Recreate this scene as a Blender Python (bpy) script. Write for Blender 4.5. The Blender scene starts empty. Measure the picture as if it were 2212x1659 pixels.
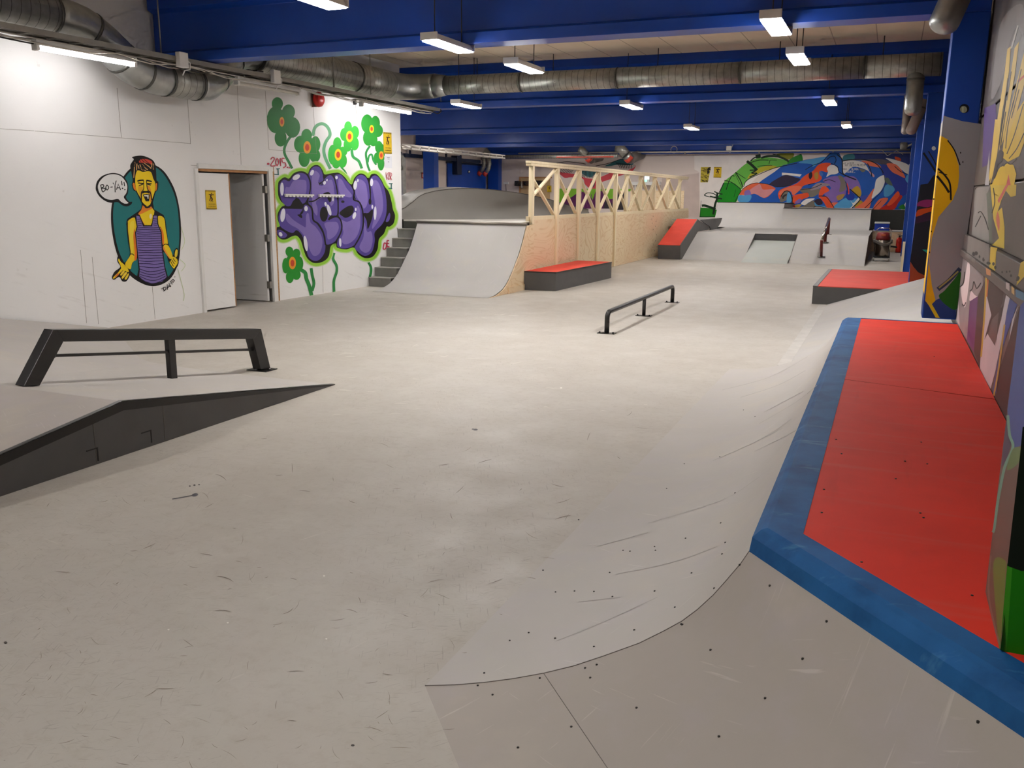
import bpy, bmesh, math, random
from mathutils import Vector as V, Matrix
from mathutils.geometry import tessellate_polygon
random.seed(7)
SC = bpy.context.scene
COL = SC.collection
# ---------------------------------------------------------------- camera model (2212 x 1659)
F = 1900.0
YAW, PIT, ROL, CAMH = math.radians(22.88), math.radians(12.16), math.radians(.53), 1.75
_cy, _sy, _cp, _sp = math.cos(YAW), math.sin(YAW), math.cos(PIT), math.sin(PIT)
FWD = V((-_sy*_cp, _cy*_cp, -_sp)); _r = V((_cy, _sy, 0)); _u = _r.cross(FWD)
RGT = math.cos(ROL)*_r + math.sin(ROL)*_u
UPV = -math.sin(ROL)*_r + math.cos(ROL)*_u
EYE = V((0, 0, CAMH))
def ray(x, y): return FWD + RGT*((x-1106)/F) - UPV*((y-829.5)/F)
def P(x, y, axis, val):
    d = ray(x, y); a = 'xyz'.index(axis); t = (val-EYE[a])/d[a]
    return EYE + d*t
def hit(px, py, o, n):
    d = ray(px, py); t = (o-EYE).dot(n)/d.dot(n)
    return EYE + d*t
cam = bpy.data.cameras.new('camera'); co = bpy.data.objects.new('camera', cam); COL.objects.link(co)
cam.sensor_fit = 'HORIZONTAL'; cam.sensor_width = 36; cam.lens = 36*F/2212; cam.clip_start = .05; cam.clip_end = 200
M = Matrix((RGT, UPV, -FWD)).transposed().to_4x4(); M.translation = EYE; co.matrix_world = M
SC.camera = co
# ---------------------------------------------------------------- materials
def lin(c):
    return tuple(((v/255)/12.92 if v/255 <= .04045 else ((v/255+.055)/1.055)**2.4) for v in c)
def newmat(name):
    m = bpy.data.materials.new(name); m.use_nodes = True
    nt = m.node_tree; b = nt.nodes['Principled BSDF']
    return m, nt, b
class NT:
    def __init__(s, nt): s.nt = nt; s.N = nt.nodes; s.L = nt.links
    def n(s, t, **k):
        o = s.N.new(t)
        for a, v in k.items():
            if a.startswith('i_'):
                o.inputs[int(a[2:])].default_value = v
            else: setattr(o, a, v)
        return o
    def link(s, a, b): s.L.new(a, b)
    def pos(s, scale=(1, 1, 1), rot=(0, 0, 0)):
        g = s.n('ShaderNodeNewGeometry'); mp = s.n('ShaderNodeMapping')
        mp.inputs['Rotation'].default_value = rot
        s.link(g.outputs['Position'], mp.inputs['Vector'])
        m2 = s.n('ShaderNodeMapping'); m2.inputs['Scale'].default_value = scale
        s.link(mp.outputs['Vector'], m2.inputs['Vector']); return m2.outputs['Vector']
    def noise(s, vec, scale, detail=4, rough=.55, dist=0):
        o = s.n('ShaderNodeTexNoise'); o.inputs['Scale'].default_value = scale; o.inputs['Detail'].default_value = detail
        o.inputs['Roughness'].default_value = rough; o.inputs['Distortion'].default_value = dist
        s.link(vec, o.inputs['Vector']); return o.outputs['Fac']
    def ramp(s, fac, lo, hi):
        o = s.n('ShaderNodeMapRange'); o.inputs['From Min'].default_value = lo; o.inputs['From Max'].default_value = hi
        o.clamp = True; s.link(fac, o.inputs['Value']); return o.outputs['Result']
    def math(s, op, a, b=None, c=None):
        o = s.n('ShaderNodeMath', operation=op)
        for i, v in enumerate((a, b, c)):
            if v is None: continue
            if isinstance(v, (int, float)): o.inputs[i].default_value = v
            else: s.link(v, o.inputs[i])
        return o.outputs[0]
    def mix(s, fac, a, b):
        o = s.n('ShaderNodeMix', data_type='RGBA')
        if isinstance(fac, (int, float)): o.inputs[0].default_value = fac
        else: s.link(fac, o.inputs[0])
        for i, v in ((6, a), (7, b)):
            if isinstance(v, tuple): o.inputs[i].default_value = (*v, 1)
            else: s.link(v, o.inputs[i])
        return o.outputs[2]
    def bump(s, h, strength, dist, b):
        o = s.n('ShaderNodeBump'); o.inputs['Strength'].default_value = strength; o.inputs['Distance'].default_value = dist
        s.link(h, o.inputs['Height']); s.link(o.outputs[0], b.inputs['Normal'])
    def sep(s, vec):
        o = s.n('ShaderNodeSeparateXYZ'); s.link(vec, o.inputs[0]); return o.outputs
def mat(name, col, rough=.55, metal=0, var=.10, scale=5, bump=0, spec=.35, layers=()):
    """layers: (scale vec, noise scale, lo, hi, colour, amount)"""
    m, nt, b = newmat(name); t = NT(nt); c = lin(col)
    vec = t.pos()
    dark = tuple(x*(1-var) for x in c); light = tuple(min(1, x*(1+var)) for x in c)
    cur = t.mix(t.ramp(t.noise(vec, scale), .3, .7), dark, light)
    for (sv, ns, lo, hi, c2, am) in layers:
        f = t.ramp(t.noise(t.pos(sv), ns, 6, .6), lo, hi)
        cur = t.mix(t.math('MULTIPLY', f, am), cur, lin(c2))
    t.link(cur, b.inputs['Base Color'])
    b.inputs['Roughness'].default_value = rough; b.inputs['Metallic'].default_value = metal
    b.inputs['Specular IOR Level'].default_value = spec
    if bump: t.bump(t.noise(t.pos(), scale*8, 4), bump, .01, b)
    return m
def emit(name, col, strength):
    m, nt, b = newmat(name)
    b.inputs['Base Color'].default_value = (.8, .8, .8, 1)
    b.inputs['Emission Color'].default_value = (*lin(col), 1); b.inputs['Emission Strength'].default_value = strength
    return m
MT = {}
def paintmat(col, rough=.5):
    k = ('paint',)+tuple(col)
    if k not in MT: MT[k] = mat('paint_%d_%d_%d' % tuple(col), col, rough, var=.05, scale=3, spec=.25)
    return MT[k]
# ---------------------------------------------------------------- mesh builder
class MB:
    def __init__(s): s.v = []; s.f = []; s.m = []; s.s = []
    def add(s, vs, fs, mi=0, smooth=False):
        o = len(s.v); s.v += [V(p) for p in vs]
        for f in fs: s.f.append([o+i for i in f]); s.m.append(mi); s.s.append(smooth)
        return s
    def box(s, x0, x1, y0, y1, z0, z1, mi=0):
        vs = [(x, y, z) for z in (z0, z1) for y in (y0, y1) for x in (x0, x1)]
        return s.add(vs, [(0, 2, 3, 1), (4, 5, 7, 6), (0, 1, 5, 4), (1, 3, 7, 5), (3, 2, 6, 7), (2, 0, 4, 6)], mi)
    def bar(s, p, q, w, h, up=(0, 0, 1), mi=0):
        p, q = V(p), V(q); d = (q-p).normalized(); sd = d.cross(V(up)).normalized(); u = sd.cross(d).normalized()
        vs = [e + sd*a*w/2 + u*b*h/2 for e in (p, q) for a, b in ((-1, -1), (1, -1), (1, 1), (-1, 1))]
        return s.add(vs, [(3, 2, 1, 0), (4, 5, 6, 7), (0, 1, 5, 4), (1, 2, 6, 5), (2, 3, 7, 6), (3, 0, 4, 7)], mi)
    def prism(s, poly, ext, mi=0, side=None):
        poly = [V(p) for p in poly]; n = len(poly); ext = V(ext)
        tri = tessellate_polygon([poly])
        fs = [tuple(t) for t in tri] + [tuple(i+n for i in reversed(t)) for t in tri]
        s.add(poly+[p+ext for p in poly], fs, mi)
        o = len(s.v)-2*n; sm = mi if side is None else side
        for i in range(n):
            j = (i+1) % n; s.f.append([o+i, o+j, o+n+j, o+n+i]); s.m.append(sm); s.s.append(False)
        return s
    def poly(s, pts, mi=0):
        pts = [V(p) for p in pts]; return s.add(pts, [tuple(t) for t in tessellate_polygon([pts])], mi)
    def tube(s, path, r, n=12, caps=True, mi=0, closed=False, smooth=True):
        path = [V(p) for p in path]; k = len(path)
        rs = r if isinstance(r, (list, tuple)) else [r]*k
        T = []
        for i in range(k):
            a = path[(i-1) % k] if (closed or i) else path[i]; b = path[(i+1) % k] if (closed or i < k-1) else path[i]
            T.append((b-a).normalized())
        nrm = T[0].orthogonal().normalized(); vs = []
        for i in range(k):
            nrm = (nrm - T[i]*nrm.dot(T[i])).normalized(); bn = T[i].cross(nrm)
            vs += [path[i] + (nrm*math.cos(2*math.pi*j/n) + bn*math.sin(2*math.pi*j/n))*rs[i] for j in range(n)]
        fs = []
        for i in range(k if closed else k-1):
            i2 = (i+1) % k
            for j in range(n): fs.append((i*n+j, i*n+(j+1) % n, i2*n+(j+1) % n, i2*n+j))
        s.add(vs, fs, mi, smooth)
        if caps and not closed:
            o = len(s.v)-k*n
            s.f.append([o+j for j in reversed(range(n))]); s.m.append(mi); s.s.append(False)
            s.f.append([o+(k-1)*n+j for j in range(n)]); s.m.append(mi); s.s.append(False)
        return s
    def lathe(s, prof, c, n=20, axis=(0, 0, 1), mi=0, smooth=True):
        ax = V(axis).normalized(); a = ax.orthogonal().normalized(); b = ax.cross(a); c = V(c); k = len(prof)
        vs = [c + ax*z + (a*math.cos(2*math.pi*j/n)+b*math.sin(2*math.pi*j/n))*r for r, z in prof for j in range(n)]
        fs = [(i*n+j, i*n+(j+1) % n, (i+1)*n+(j+1) % n, (i+1)*n+j) for i in range(k-1) for j in range(n)]
        s.add(vs, fs, mi, smooth); o = len(s.v)-k*n
        if prof[0][0] > 1e-4: s.f.append([o+j for j in reversed(range(n))]); s.m.append(mi); s.s.append(False)
        if prof[-1][0] > 1e-4: s.f.append([o+(k-1)*n+j for j in range(n)]); s.m.append(mi); s.s.append(False)
        return s
    def strip(s, A, B, mi=0, smooth=True):
        """ruled surface between two equal-length polylines"""
        n = len(A); return s.add(list(A)+list(B), [(i, i+1, n+i+1, n+i) for i in range(n-1)], mi, smooth)
    def build(s, name, mats, parent=None, bevel=0, recalc=True, origin=None):
        if not isinstance(mats, (list, tuple)): mats = [mats]
        me = bpy.data.meshes.new(name)
        xs = [p.x for p in s.v]; ys = [p.y for p in s.v]; zs = [p.z for p in s.v]
        if parent is not None: o0 = WORLD(parent)
        elif origin is not None: o0 = V(origin)
        else: o0 = V(((min(xs)+max(xs))/2, (min(ys)+max(ys))/2, min(zs)))
        me.from_pydata([p-o0 for p in s.v], [], s.f)
        for m in mats: me.materials.append(m)
        me.polygons.foreach_set('material_index', s.m); me.polygons.foreach_set('use_smooth', s.s)
        if recalc:
            bm = bmesh.new(); bm.from_mesh(me); bmesh.ops.remove_doubles(bm, verts=bm.verts, dist=1e-5)
            bmesh.ops.recalc_face_normals(bm, faces=bm.faces); bm.to_mesh(me); bm.free()
        me.update()
        ob = bpy.data.objects.new(name, me); COL.objects.link(ob)
        if parent is not None: ob.parent = parent
        else: ob.location = o0
        if bevel:
            md = ob.modifiers.new('bevel', 'BEVEL'); md.width = bevel; md.segments = 2; md.limit_method = 'ANGLE'; md.angle_limit = .6
        return ob
def WORLD(o):
    p = V(o.location)
    while o.parent: o = o.parent; p += o.location
    return p
def tag(o, label, cat, group=None, kind=None):
    o['label'] = label; o['category'] = cat
    if group: o['group'] = group
    if kind: o['kind'] = kind
    return o
def thing(name, label, cat, loc, group=None, kind=None):
    o = bpy.data.objects.new(name, None); COL.objects.link(o); o.location = V(loc); o.empty_display_size = .2
    return tag(o, label, cat, group, kind)
def copytree(o, parent=None, loc=None):
    c = o.copy(); COL.objects.link(c)
    if parent: c.parent = parent
    if loc is not None: c.location = V(loc)
    for ch in list(o.children): copytree(ch, c)
    return c
def arc(c, r, a0, a1, n, ax='yz'):
    out = []
    for i in range(n+1):
        a = math.radians(a0+(a1-a0)*i/n); out.append((c[0]+r*math.cos(a), c[1]+r*math.sin(a)))
    return out
# ================================================================ materials of the place
def floor_mat():
    m, nt, b = newmat('worn_concrete'); t = NT(nt)
    v = t.pos()
    c = t.mix(t.ramp(t.noise(v, .35, 5, .6), .3, .7), lin((184, 176, 165)), lin((195, 189, 181)))
    c = t.mix(t.math('MULTIPLY', t.ramp(t.noise(v, 2.2, 8, .68), .48, .72), .55), c, lin((202, 196, 186)))
    c = t.mix(t.math('MULTIPLY', t.ramp(t.noise(v, 14, 6, .7), .50, .78), .35), c, lin((160, 147, 130)))
    # short skid scratches in several directions
    for k, (a, sc) in enumerate(((.3, 3.0), (1.1, 2.5), (2.2, 3.4), (2.8, 2.8))):
        vv = t.pos((3.5, 40, 1), (0, 0, a))
        s1 = t.ramp(t.noise(vv, sc, 2, .4), .655, .70)
        k2 = t.ramp(t.noise(t.pos(), .6+.15*k, 3), .42, .56)
        c = t.mix(t.math('MULTIPLY', t.math('MULTIPLY', s1, k2), .24), c, lin((112, 100, 88)))
    for a, sc in ((.2, 1.2), (1.9, 1.0)):
        vv = t.pos((2.2, 26, 1), (0, 0, a))
        c = t.mix(t.math('MULTIPLY', t.ramp(t.noise(vv, sc, 3, .5), .70, .78), .3), c, lin((222, 216, 206)))
    sp = t.ramp(t.noise(t.pos(), 60, 2, .5), .72, .78)
    c = t.mix(t.math('MULTIPLY', sp, .45), c, lin((120, 108, 95)))
    t.link(c, b.inputs['Base Color'])
    r = t.ramp(t.noise(v, 3, 4), .3, .7); o = t.n('ShaderNodeMapRange'); o.inputs[3].default_value = .42; o.inputs[4].default_value = .62
    t.link(r, o.inputs[0]); t.link(o.outputs[0], b.inputs['Roughness']); b.inputs['Specular IOR Level'].default_value = .35
    t.bump(t.noise(t.pos(), 40, 4), .12, .004, b)
    return m
def grey_mat(name, col=(190, 184, 178), ro=.5, sp=.3):
    m, nt, b = newmat(name); t = NT(nt); v = t.pos()
    a = lin(col)
    c = t.mix(t.ramp(t.noise(v, .9, 5, .6), .3, .7), tuple(x*.95 for x in a), tuple(x*1.05 for x in a))
    c = t.mix(t.math('MULTIPLY', t.ramp(t.noise(v, 4, 5, .6), .5, .75), .25), c, lin((186, 178, 190)))
    c = t.mix(t.math('MULTIPLY', t.ramp(t.noise(v, 1.7, 5, .6), .54, .74), .4), c, lin((204, 194, 176)))
    for a2, sc in ((.5, 1.6), (2.0, 1.3)):
        c = t.mix(t.math('MULTIPLY', t.ramp(t.noise(t.pos((2.5, 34, 1), (0, 0, a2)), sc, 3, .5), .68, .76), .35), c, lin((222, 216, 208)))
    t.link(c, b.inputs['Base Color']); b.inputs['Roughness'].default_value = ro; b.inputs['Specular IOR Level'].default_value = sp
    return m
def ply_mat():
    m, nt, b = newmat('plywood'); t = NT(nt)
    n = t.noise(t.pos((1, .55, 1.5)), 1.1, 3, .5, .8)
    fr = t.math('FRACT', t.math('MULTIPLY', n, 15.0))
    band = t.math('ABSOLUTE', t.math('SUBTRACT', fr, .5))
    c = t.mix(t.ramp(band, .28, .5), lin((240, 220, 184)), lin((224, 194, 148)))
    c = t.mix(t.math('MULTIPLY', t.ramp(t.noise(t.pos(), .5, 3), .35, .65), .5), c, lin((232, 196, 158)))
    c = t.mix(t.ramp(t.noise(t.pos((1, 1, .6)), 3.2, 2), .755, .79), c, lin((120, 80, 50)))
    t.link(c, b.inputs['Base Color']); b.inputs['Roughness'].default_value = .55; b.inputs['Specular IOR Level'].default_value = .25
    return m
def lumber_mat():
    m, nt, b = newmat('pine_lumber'); t = NT(nt)
    c = t.mix(t.ramp(t.noise(t.pos((14, 14, 1.2)), 1.6, 4, .6), .3, .7), lin((238, 218, 180)), lin((248, 232, 198)))
    c = t.mix(t.ramp(t.noise(t.pos(), 5.5, 1), .76, .79), c, lin((150, 100, 60)))
    t.link(c, b.inputs['Base Color']); b.inputs['Roughness'].default_value = .55; b.inputs['Specular IOR Level'].default_value = .25
    return m
def duct_mat(name, axis, pitch=.115):
    m, nt, b = newmat(name); t = NT(nt); g = t.pos()
    s = t.sep(g); co_ = {'x': s[0], 'y': s[1], 'z': s[2]}[axis]; o2 = s[2] if axis != 'z' else s[0]
    f = t.math('FRACT', t.math('ADD', t.math('DIVIDE', co_, pitch), t.math('MULTIPLY', o2, .25)))
    ln = t.math('LESS_THAN', f, .07)
    c = t.mix(t.ramp(t.noise(t.pos(), 9, 5, .6), .3, .7), lin((150, 150, 144)), lin((184, 184, 178)))
    c = t.mix(t.math('MULTIPLY', ln, .75), c, lin((60, 58, 52)))
    t.link(c, b.inputs['Base Color']); b.inputs['Metallic'].default_value = .75; b.inputs['Roughness'].default_value = .42
    return m
def ceil_mat():
    m, nt, b = newmat('ceiling_planks'); t = NT(nt)
    s = t.sep(t.pos())
    f = t.math('FRACT', t.math('DIVIDE', t.math('ADD', s[0], 20*.638+4.922), .638))
    d = t.math('ABSOLUTE', t.math('SUBTRACT', f, .5))
    ln = t.ramp(d, .485, .494)
    c = t.mix(t.ramp(t.noise(t.pos((1, .3, 1)), 1.4, 5, .6), .3, .7), lin((214, 198, 176)), lin((228, 214, 194)))
    c = t.mix(t.math('MULTIPLY', ln, .6), c, lin((84, 70, 54)))
    t.link(c, b.inputs['Base Color']); b.inputs['Roughness'].default_value = .8; b.inputs['Specular IOR Level'].default_value = .2
    return m
def wall_mat(name, col, dirty=.3):
    m, nt, b = newmat(name); t = NT(nt); a = lin(col)
    c = t.mix(t.ramp(t.noise(t.pos(), .8, 4), .3, .7), tuple(x*.97 for x in a), tuple(min(1, x*1.02) for x in a))
    # scuffs, more of them towards the floor where boards hit
    z = t.sep(t.pos())[2]
    low = t.ramp(z, 1.7, .1)
    sc = t.ramp(t.noise(t.pos((1, 1.2, 14), (.35, 0, 0)), 1.3, 5, .62), .60, .74)
    c = t.mix(t.math('MULTIPLY', t.math('MULTIPLY', sc, low), dirty), c, lin((150, 138, 122)))
    sp = t.ramp(t.noise(t.pos(), 11, 3, .6), .70, .76)
    c = t.mix(t.math('MULTIPLY', sp, dirty*.5), c, lin((140, 128, 112)))
    t.link(c, b.inputs['Base Color']); b.inputs['Roughness'].default_value = .55; b.inputs['Specular IOR Level'].default_value = .3
    return m
FLOOR = floor_mat(); GREY = grey_mat('grey_ramp_board'); GREY2 = grey_mat('grey_ramp_board_far', (188, 184, 180), .62, .2)
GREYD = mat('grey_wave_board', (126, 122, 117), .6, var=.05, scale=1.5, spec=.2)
PLY = ply_mat(); LUM = lumber_mat(); CEIL = ceil_mat()
DUX, DUY, DUZ = duct_mat('duct_x', 'x'), duct_mat('duct_y', 'y'), duct_mat('duct_z', 'z', .09)
WHITE = wall_mat('white_board', (242, 240, 238)); FARW = wall_mat('far_plaster', (226, 212, 204), .35)
BEAM = mat('blue_beam_paint', (15, 66, 164), .38, var=.08, scale=2, spec=.5)
BLUE = mat('blue_column_paint', (20, 68, 162), .42, var=.08, scale=2, spec=.4)
RED = mat('red_deck_paint', (226, 56, 40), .62, spec=.15, var=.08, scale=2.5, layers=(((.5, 6, 1), 1.5, .55, .75, (214, 96, 80), .5), ((6, .6, 1), 1.2, .6, .75, (196, 52, 40), .4)))
REDF = mat('red_box_paint', (228, 80, 66), .62, spec=.15, var=.06, scale=2.5, layers=(((1, 5, 1), 1.5, .58, .75, (236, 130, 116), .5),))
COPB = mat('blue_coping_paint', (38, 94, 150), .6, spec=.12, var=.15, scale=5, layers=(((1, 1, 1), 3, .5, .7, (24, 62, 112), .8), ((2, 6, 2), 2, .6, .75, (96, 150, 190), .6)))
DARK = mat('dark_side_paint', (94, 92, 91), .5, var=.06); DARK2 = mat('dark_panel', (66, 66, 62), .6, var=.05)
BLK = mat('black_steel', (24, 21, 20), .32, var=.1, spec=.5); STEEL = mat('bare_steel', (170, 168, 165), .25, 1, var=.1)
CHROME = mat('polished_steel', (200, 198, 195), .15, 1, var=.05); WOODB = mat('bare_wood_edge', (176, 128, 84), .6, var=.15, scale=12)
OSB = mat('osb_edge', (176, 136, 92), .7, var=.3, scale=40); WHP = mat('white_paint', (232, 230, 226), .4, var=.03)
GALV = mat('galvanised_sheet', (168, 170, 168), .38, .8, var=.12, scale=8); TRAY = mat('tray_metal', (150, 146, 138), .5, .5, var=.1)
CABLE = mat('cable_grey', (196, 190, 180), .5); CABD = mat('cable_dark', (50, 47, 44), .5)
RWALL = mat('grey_graffiti_base', (92, 83, 80), .45, var=.10, scale=1.5, layers=(((1, 1, .6), 1.2, .5, .7, (72, 64, 61), .7),))
# ================================================================ the setting
XW = lambda y: -9.286 + .025*(y-8.43)
LWO = V((-9.286, 8.43, 0)); LWN = V((1, -.025, 0)).normalized()
def LW(x, y, off=0): return hit(x, y, LWO+LWN*off, LWN)
YF, XR, ZC = 36.55, .66, 4.2
def struct(o, label, cat): return tag(o, label, cat, kind='structure')
b = MB().box(-17.2, 1.5, -6, 37.2, -.2, 0)
struct(b.build('floor', FLOOR), 'worn beige concrete floor with skid scratches across the hall', 'floor')
b = MB().box(-17.2, 1.5, -6, 37.2, ZC, ZC+.2)
struct(b.build('ceiling', CEIL), 'pale plank ceiling with dark seams above the blue beams', 'ceiling')
yl, yr, zt = LW(422, 366).y, LW(600, 651).y, 2.075
out = [(-6, 0), (yl, 0), (yl, zt), (yr, zt), (yr, 0), (15.77, 0), (15.77, ZC), (-6, ZC)]
b = MB().prism([(XW(y), y, z) for y, z in out], (-.14, 0, 0))
wl = struct(b.build('wall_left', WHITE), 'long white board wall on the left with painted murals and a doorway', 'wall')
def seams(pts, w=.0042):                          # thin dark joints between the wall boards
    m = MB()
    for a, c in pts:
        p, q = LW(*a, .0015), LW(*c, .0015); m.bar(p, q, w, .002, LWN)
    return m
seams([((0, 278), (74, 282.5)), ((76, 283), (412, 310)), ((405, 214), (412, 311)), ((253, 190), (262, 297)), ((512, 180), (521, 356)), ((573, 196), (581, 323)), ((581, 323), (684, 332)),
       ((676, 228), (684, 333)), ((768, 222), (771, 262)), ((329, 619), (335, 689)), ((174, 540), (187, 698)), ((199, 555), (213, 700)), ((412, 357), (590, 368)), ((697, 575), (698, 632))]).build('board_joint', mat('joint_line', (150, 142, 134), .8), wl)
b = MB().box(-17.2, -9.25, 15.6, 15.75, 0, ZC); struct(b.build('wall_inner', WHITE), 'white cross wall behind the end of the mural wall', 'wall')
b = MB().box(-17.2, -16.62, 15.75, 37.2, 0, ZC)
wf = struct(b.build('wall_far_left', FARW), 'dirty white side wall behind the grey wave ramp', 'wall')
MB().box(-16.62, -16.6, 15.76, 27.5, 0, 1.66).build('painted_band', BLUE, wf)
b = MB().box(-16.62, 1.5, YF, YF+.3, 0, ZC); struct(b.build('wall_far', FARW), 'stained pale plaster wall at the far end of the hall', 'wall')
b = MB().box(-17.2, 1.5, -6.2, -6, 0, ZC); struct(b.build('wall_back', WHITE), 'white wall behind the camera', 'wall')
# right wall: lower face, moulding, parapet ledge, upper blocks with open joints
b = MB().box(XR, 1.5, -6, YF, 0, 1.22).box(XR-.03, 1.5, -6, YF, 1.222, 1.285).box(XR-.012, 1.5, -6, YF, 1.287, 1.42)
b.box(XR+.02, 1.5, -6, YF, 1.422, 1.852).box(XR+.02, 1.5, -6, YF, 1.866, 2.478).box(XR+.02, 1.5, -6, YF, 2.496, ZC).box(XR+.05, 1.4, -6, YF, 1.2, ZC)
wr = struct(b.build('wall_right', RWALL, bevel=.006), 'graffiti covered block wall with a moulded ledge along the right', 'wall')
# columns
cl = ['green and black painted column nearest the camera at the right edge', 'blue grey and yellow painted column standing on the red deck',
      'column painted blue black and orange behind the yellow one', 'plain blue column beside the far vacuum cleaner', 'blue column in the far right corner strip']
COLS = []
for i, y in enumerate((2.42, 9.42, 16.16, 22.9, 29.7)):
    z0 = .607 if i < 2 else (.302 if i == 2 else 0)
    b = MB().box(.36, XR-.001 if i else XR-.002, y, y+.37, z0, 3.4)
    COLS.append(struct(b.build('column', BLUE, bevel=.008), cl[i], 'column'))
for y, l in ((29.7, 'blue column behind the grey wave ramp'), (36.16, 'blue corner column with thin conduits by the far wall')):
    b = MB().box(-16.2, -15.75, y, y+.37, 0, 3.4) if y < 30 else MB().box(-16.5, -16.0, y, y+.37, 0, 3.4)
    COLS.append(struct(b.build('column', BLUE, bevel=.008), l, 'column'))
# beams: I-section with a deep bottom flange
bl = ['wide blue beam nearest the camera crossing the top of the view', 'second blue beam carrying the long silver duct', 'third blue beam back with a lamp under its middle',
      'fourth blue beam back in front of the far wall', 'last blue beam running against the far wall']
for i, y in enumerate((9.42, 16.16, 22.9, 29.7, 36.1)):
    x0 = -9.19 if i == 0 else -16.55
    sec = [(y-.01, 3.40), (y+.31, 3.40), (y+.31, 3.515), (y+.22, 3.55), (y+.22, 4.02), (y+.31, 4.06), (y+.31, 4.199), (y-.01, 4.199), (y-.01, 4.06), (y+.08, 4.02), (y+.08, 3.55), (y-.01, 3.515)]
    if i == 4: sec = [(a, z) for a, z in sec]
    struct(MB().prism([(x0, a, z) for a, z in sec], (XR-.005-x0, 0, 0)).build('ceiling_beam', BEAM, bevel=.004), bl[i], 'beam')
# beam out of view over the camera
sec = [(2.41, 3.40), (2.73, 3.40), (2.73, 3.52), (2.64, 3.55), (2.64, 4.199), (2.5, 4.199), (2.5, 3.55), (2.41, 3.52)]
struct(MB().prism([(-9.3, a, z) for a, z in sec], (9.95, 0, 0)).build('ceiling_beam', BEAM), 'blue beam above the camera', 'beam')
# corridor behind the doorway
b = MB().box(-13, -12.9, 8.6, 13.4, 0, 2.6).box(-12.9, -9.5, 13.3, 13.4, 0, 2.6).box(-12.9, -9.5, 8.6, 8.7, 0, 2.6).box(-13, -9.43, 8.6, 13.4, 2.4, 2.5)
struct(b.build('wall_corridor', WHITE), 'dim corridor walls seen through the open door', 'wall')
# ---- door
def lwp(y, z, off=0): return V((XW(y)+off, y, z))
d1 = thing('door_1', 'white double door in the left wall with its right leaf open', 'door', lwp((yl+yr)/2, 0), kind='structure')
ysm = LW(510, 662).y
b = MB().bar(lwp(yl+.03, zt+.035, .01), lwp(yr-.0, zt+.035, .01), .05, .07).bar(lwp(yl-.01, 0, .01), lwp(yl-.01, zt, .01), .06, .05, (1, 0, 0))
b.bar(lwp(yr-.07, 0, .015), lwp(yr-.07, zt+.03, .015), .10, .05, (1, 0, 0)); b.build('door_frame', WHP, d1, bevel=.004)
MB().bar(lwp(yl+.03, zt-.02, -.02), lwp(yr-.12, zt-.02, -.02), .06, .035).build('head_trim', WOODB, d1)
MB().bar(lwp(yr+.012, 0, .008), lwp(yr+.012, zt+.07, .008), .055, .02, (1, 0, 0)).build('osb_strip', OSB, d1)
MB().bar(lwp(yl+.04, 1.02, -.03), lwp(ysm, 1.02, -.03), .045, 1.99).build('door_leaf', WHITE, d1)
MB().bar(lwp(ysm+.012, .02, -.03), lwp(ysm+.012, 2.02, -.03), .05, .024, (1, 0, 0)).build('leaf_edge', WOODB, d1)
dy = yr-.16
lf = MB().box(XW(dy)-.93, XW(dy)-.03, dy-.045, dy, .015, 2.03).build('door_leaf', WHITE, d1, bevel=.003)
lf['label'] = 'open right leaf'
for z in (1.79, 1.03, .28): MB().box(XW(dy)-.035, XW(dy)+.03, dy-.05, dy+.0, z-.055, z+.055).build('hinge', TRAY, d1, bevel=.004)
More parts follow.
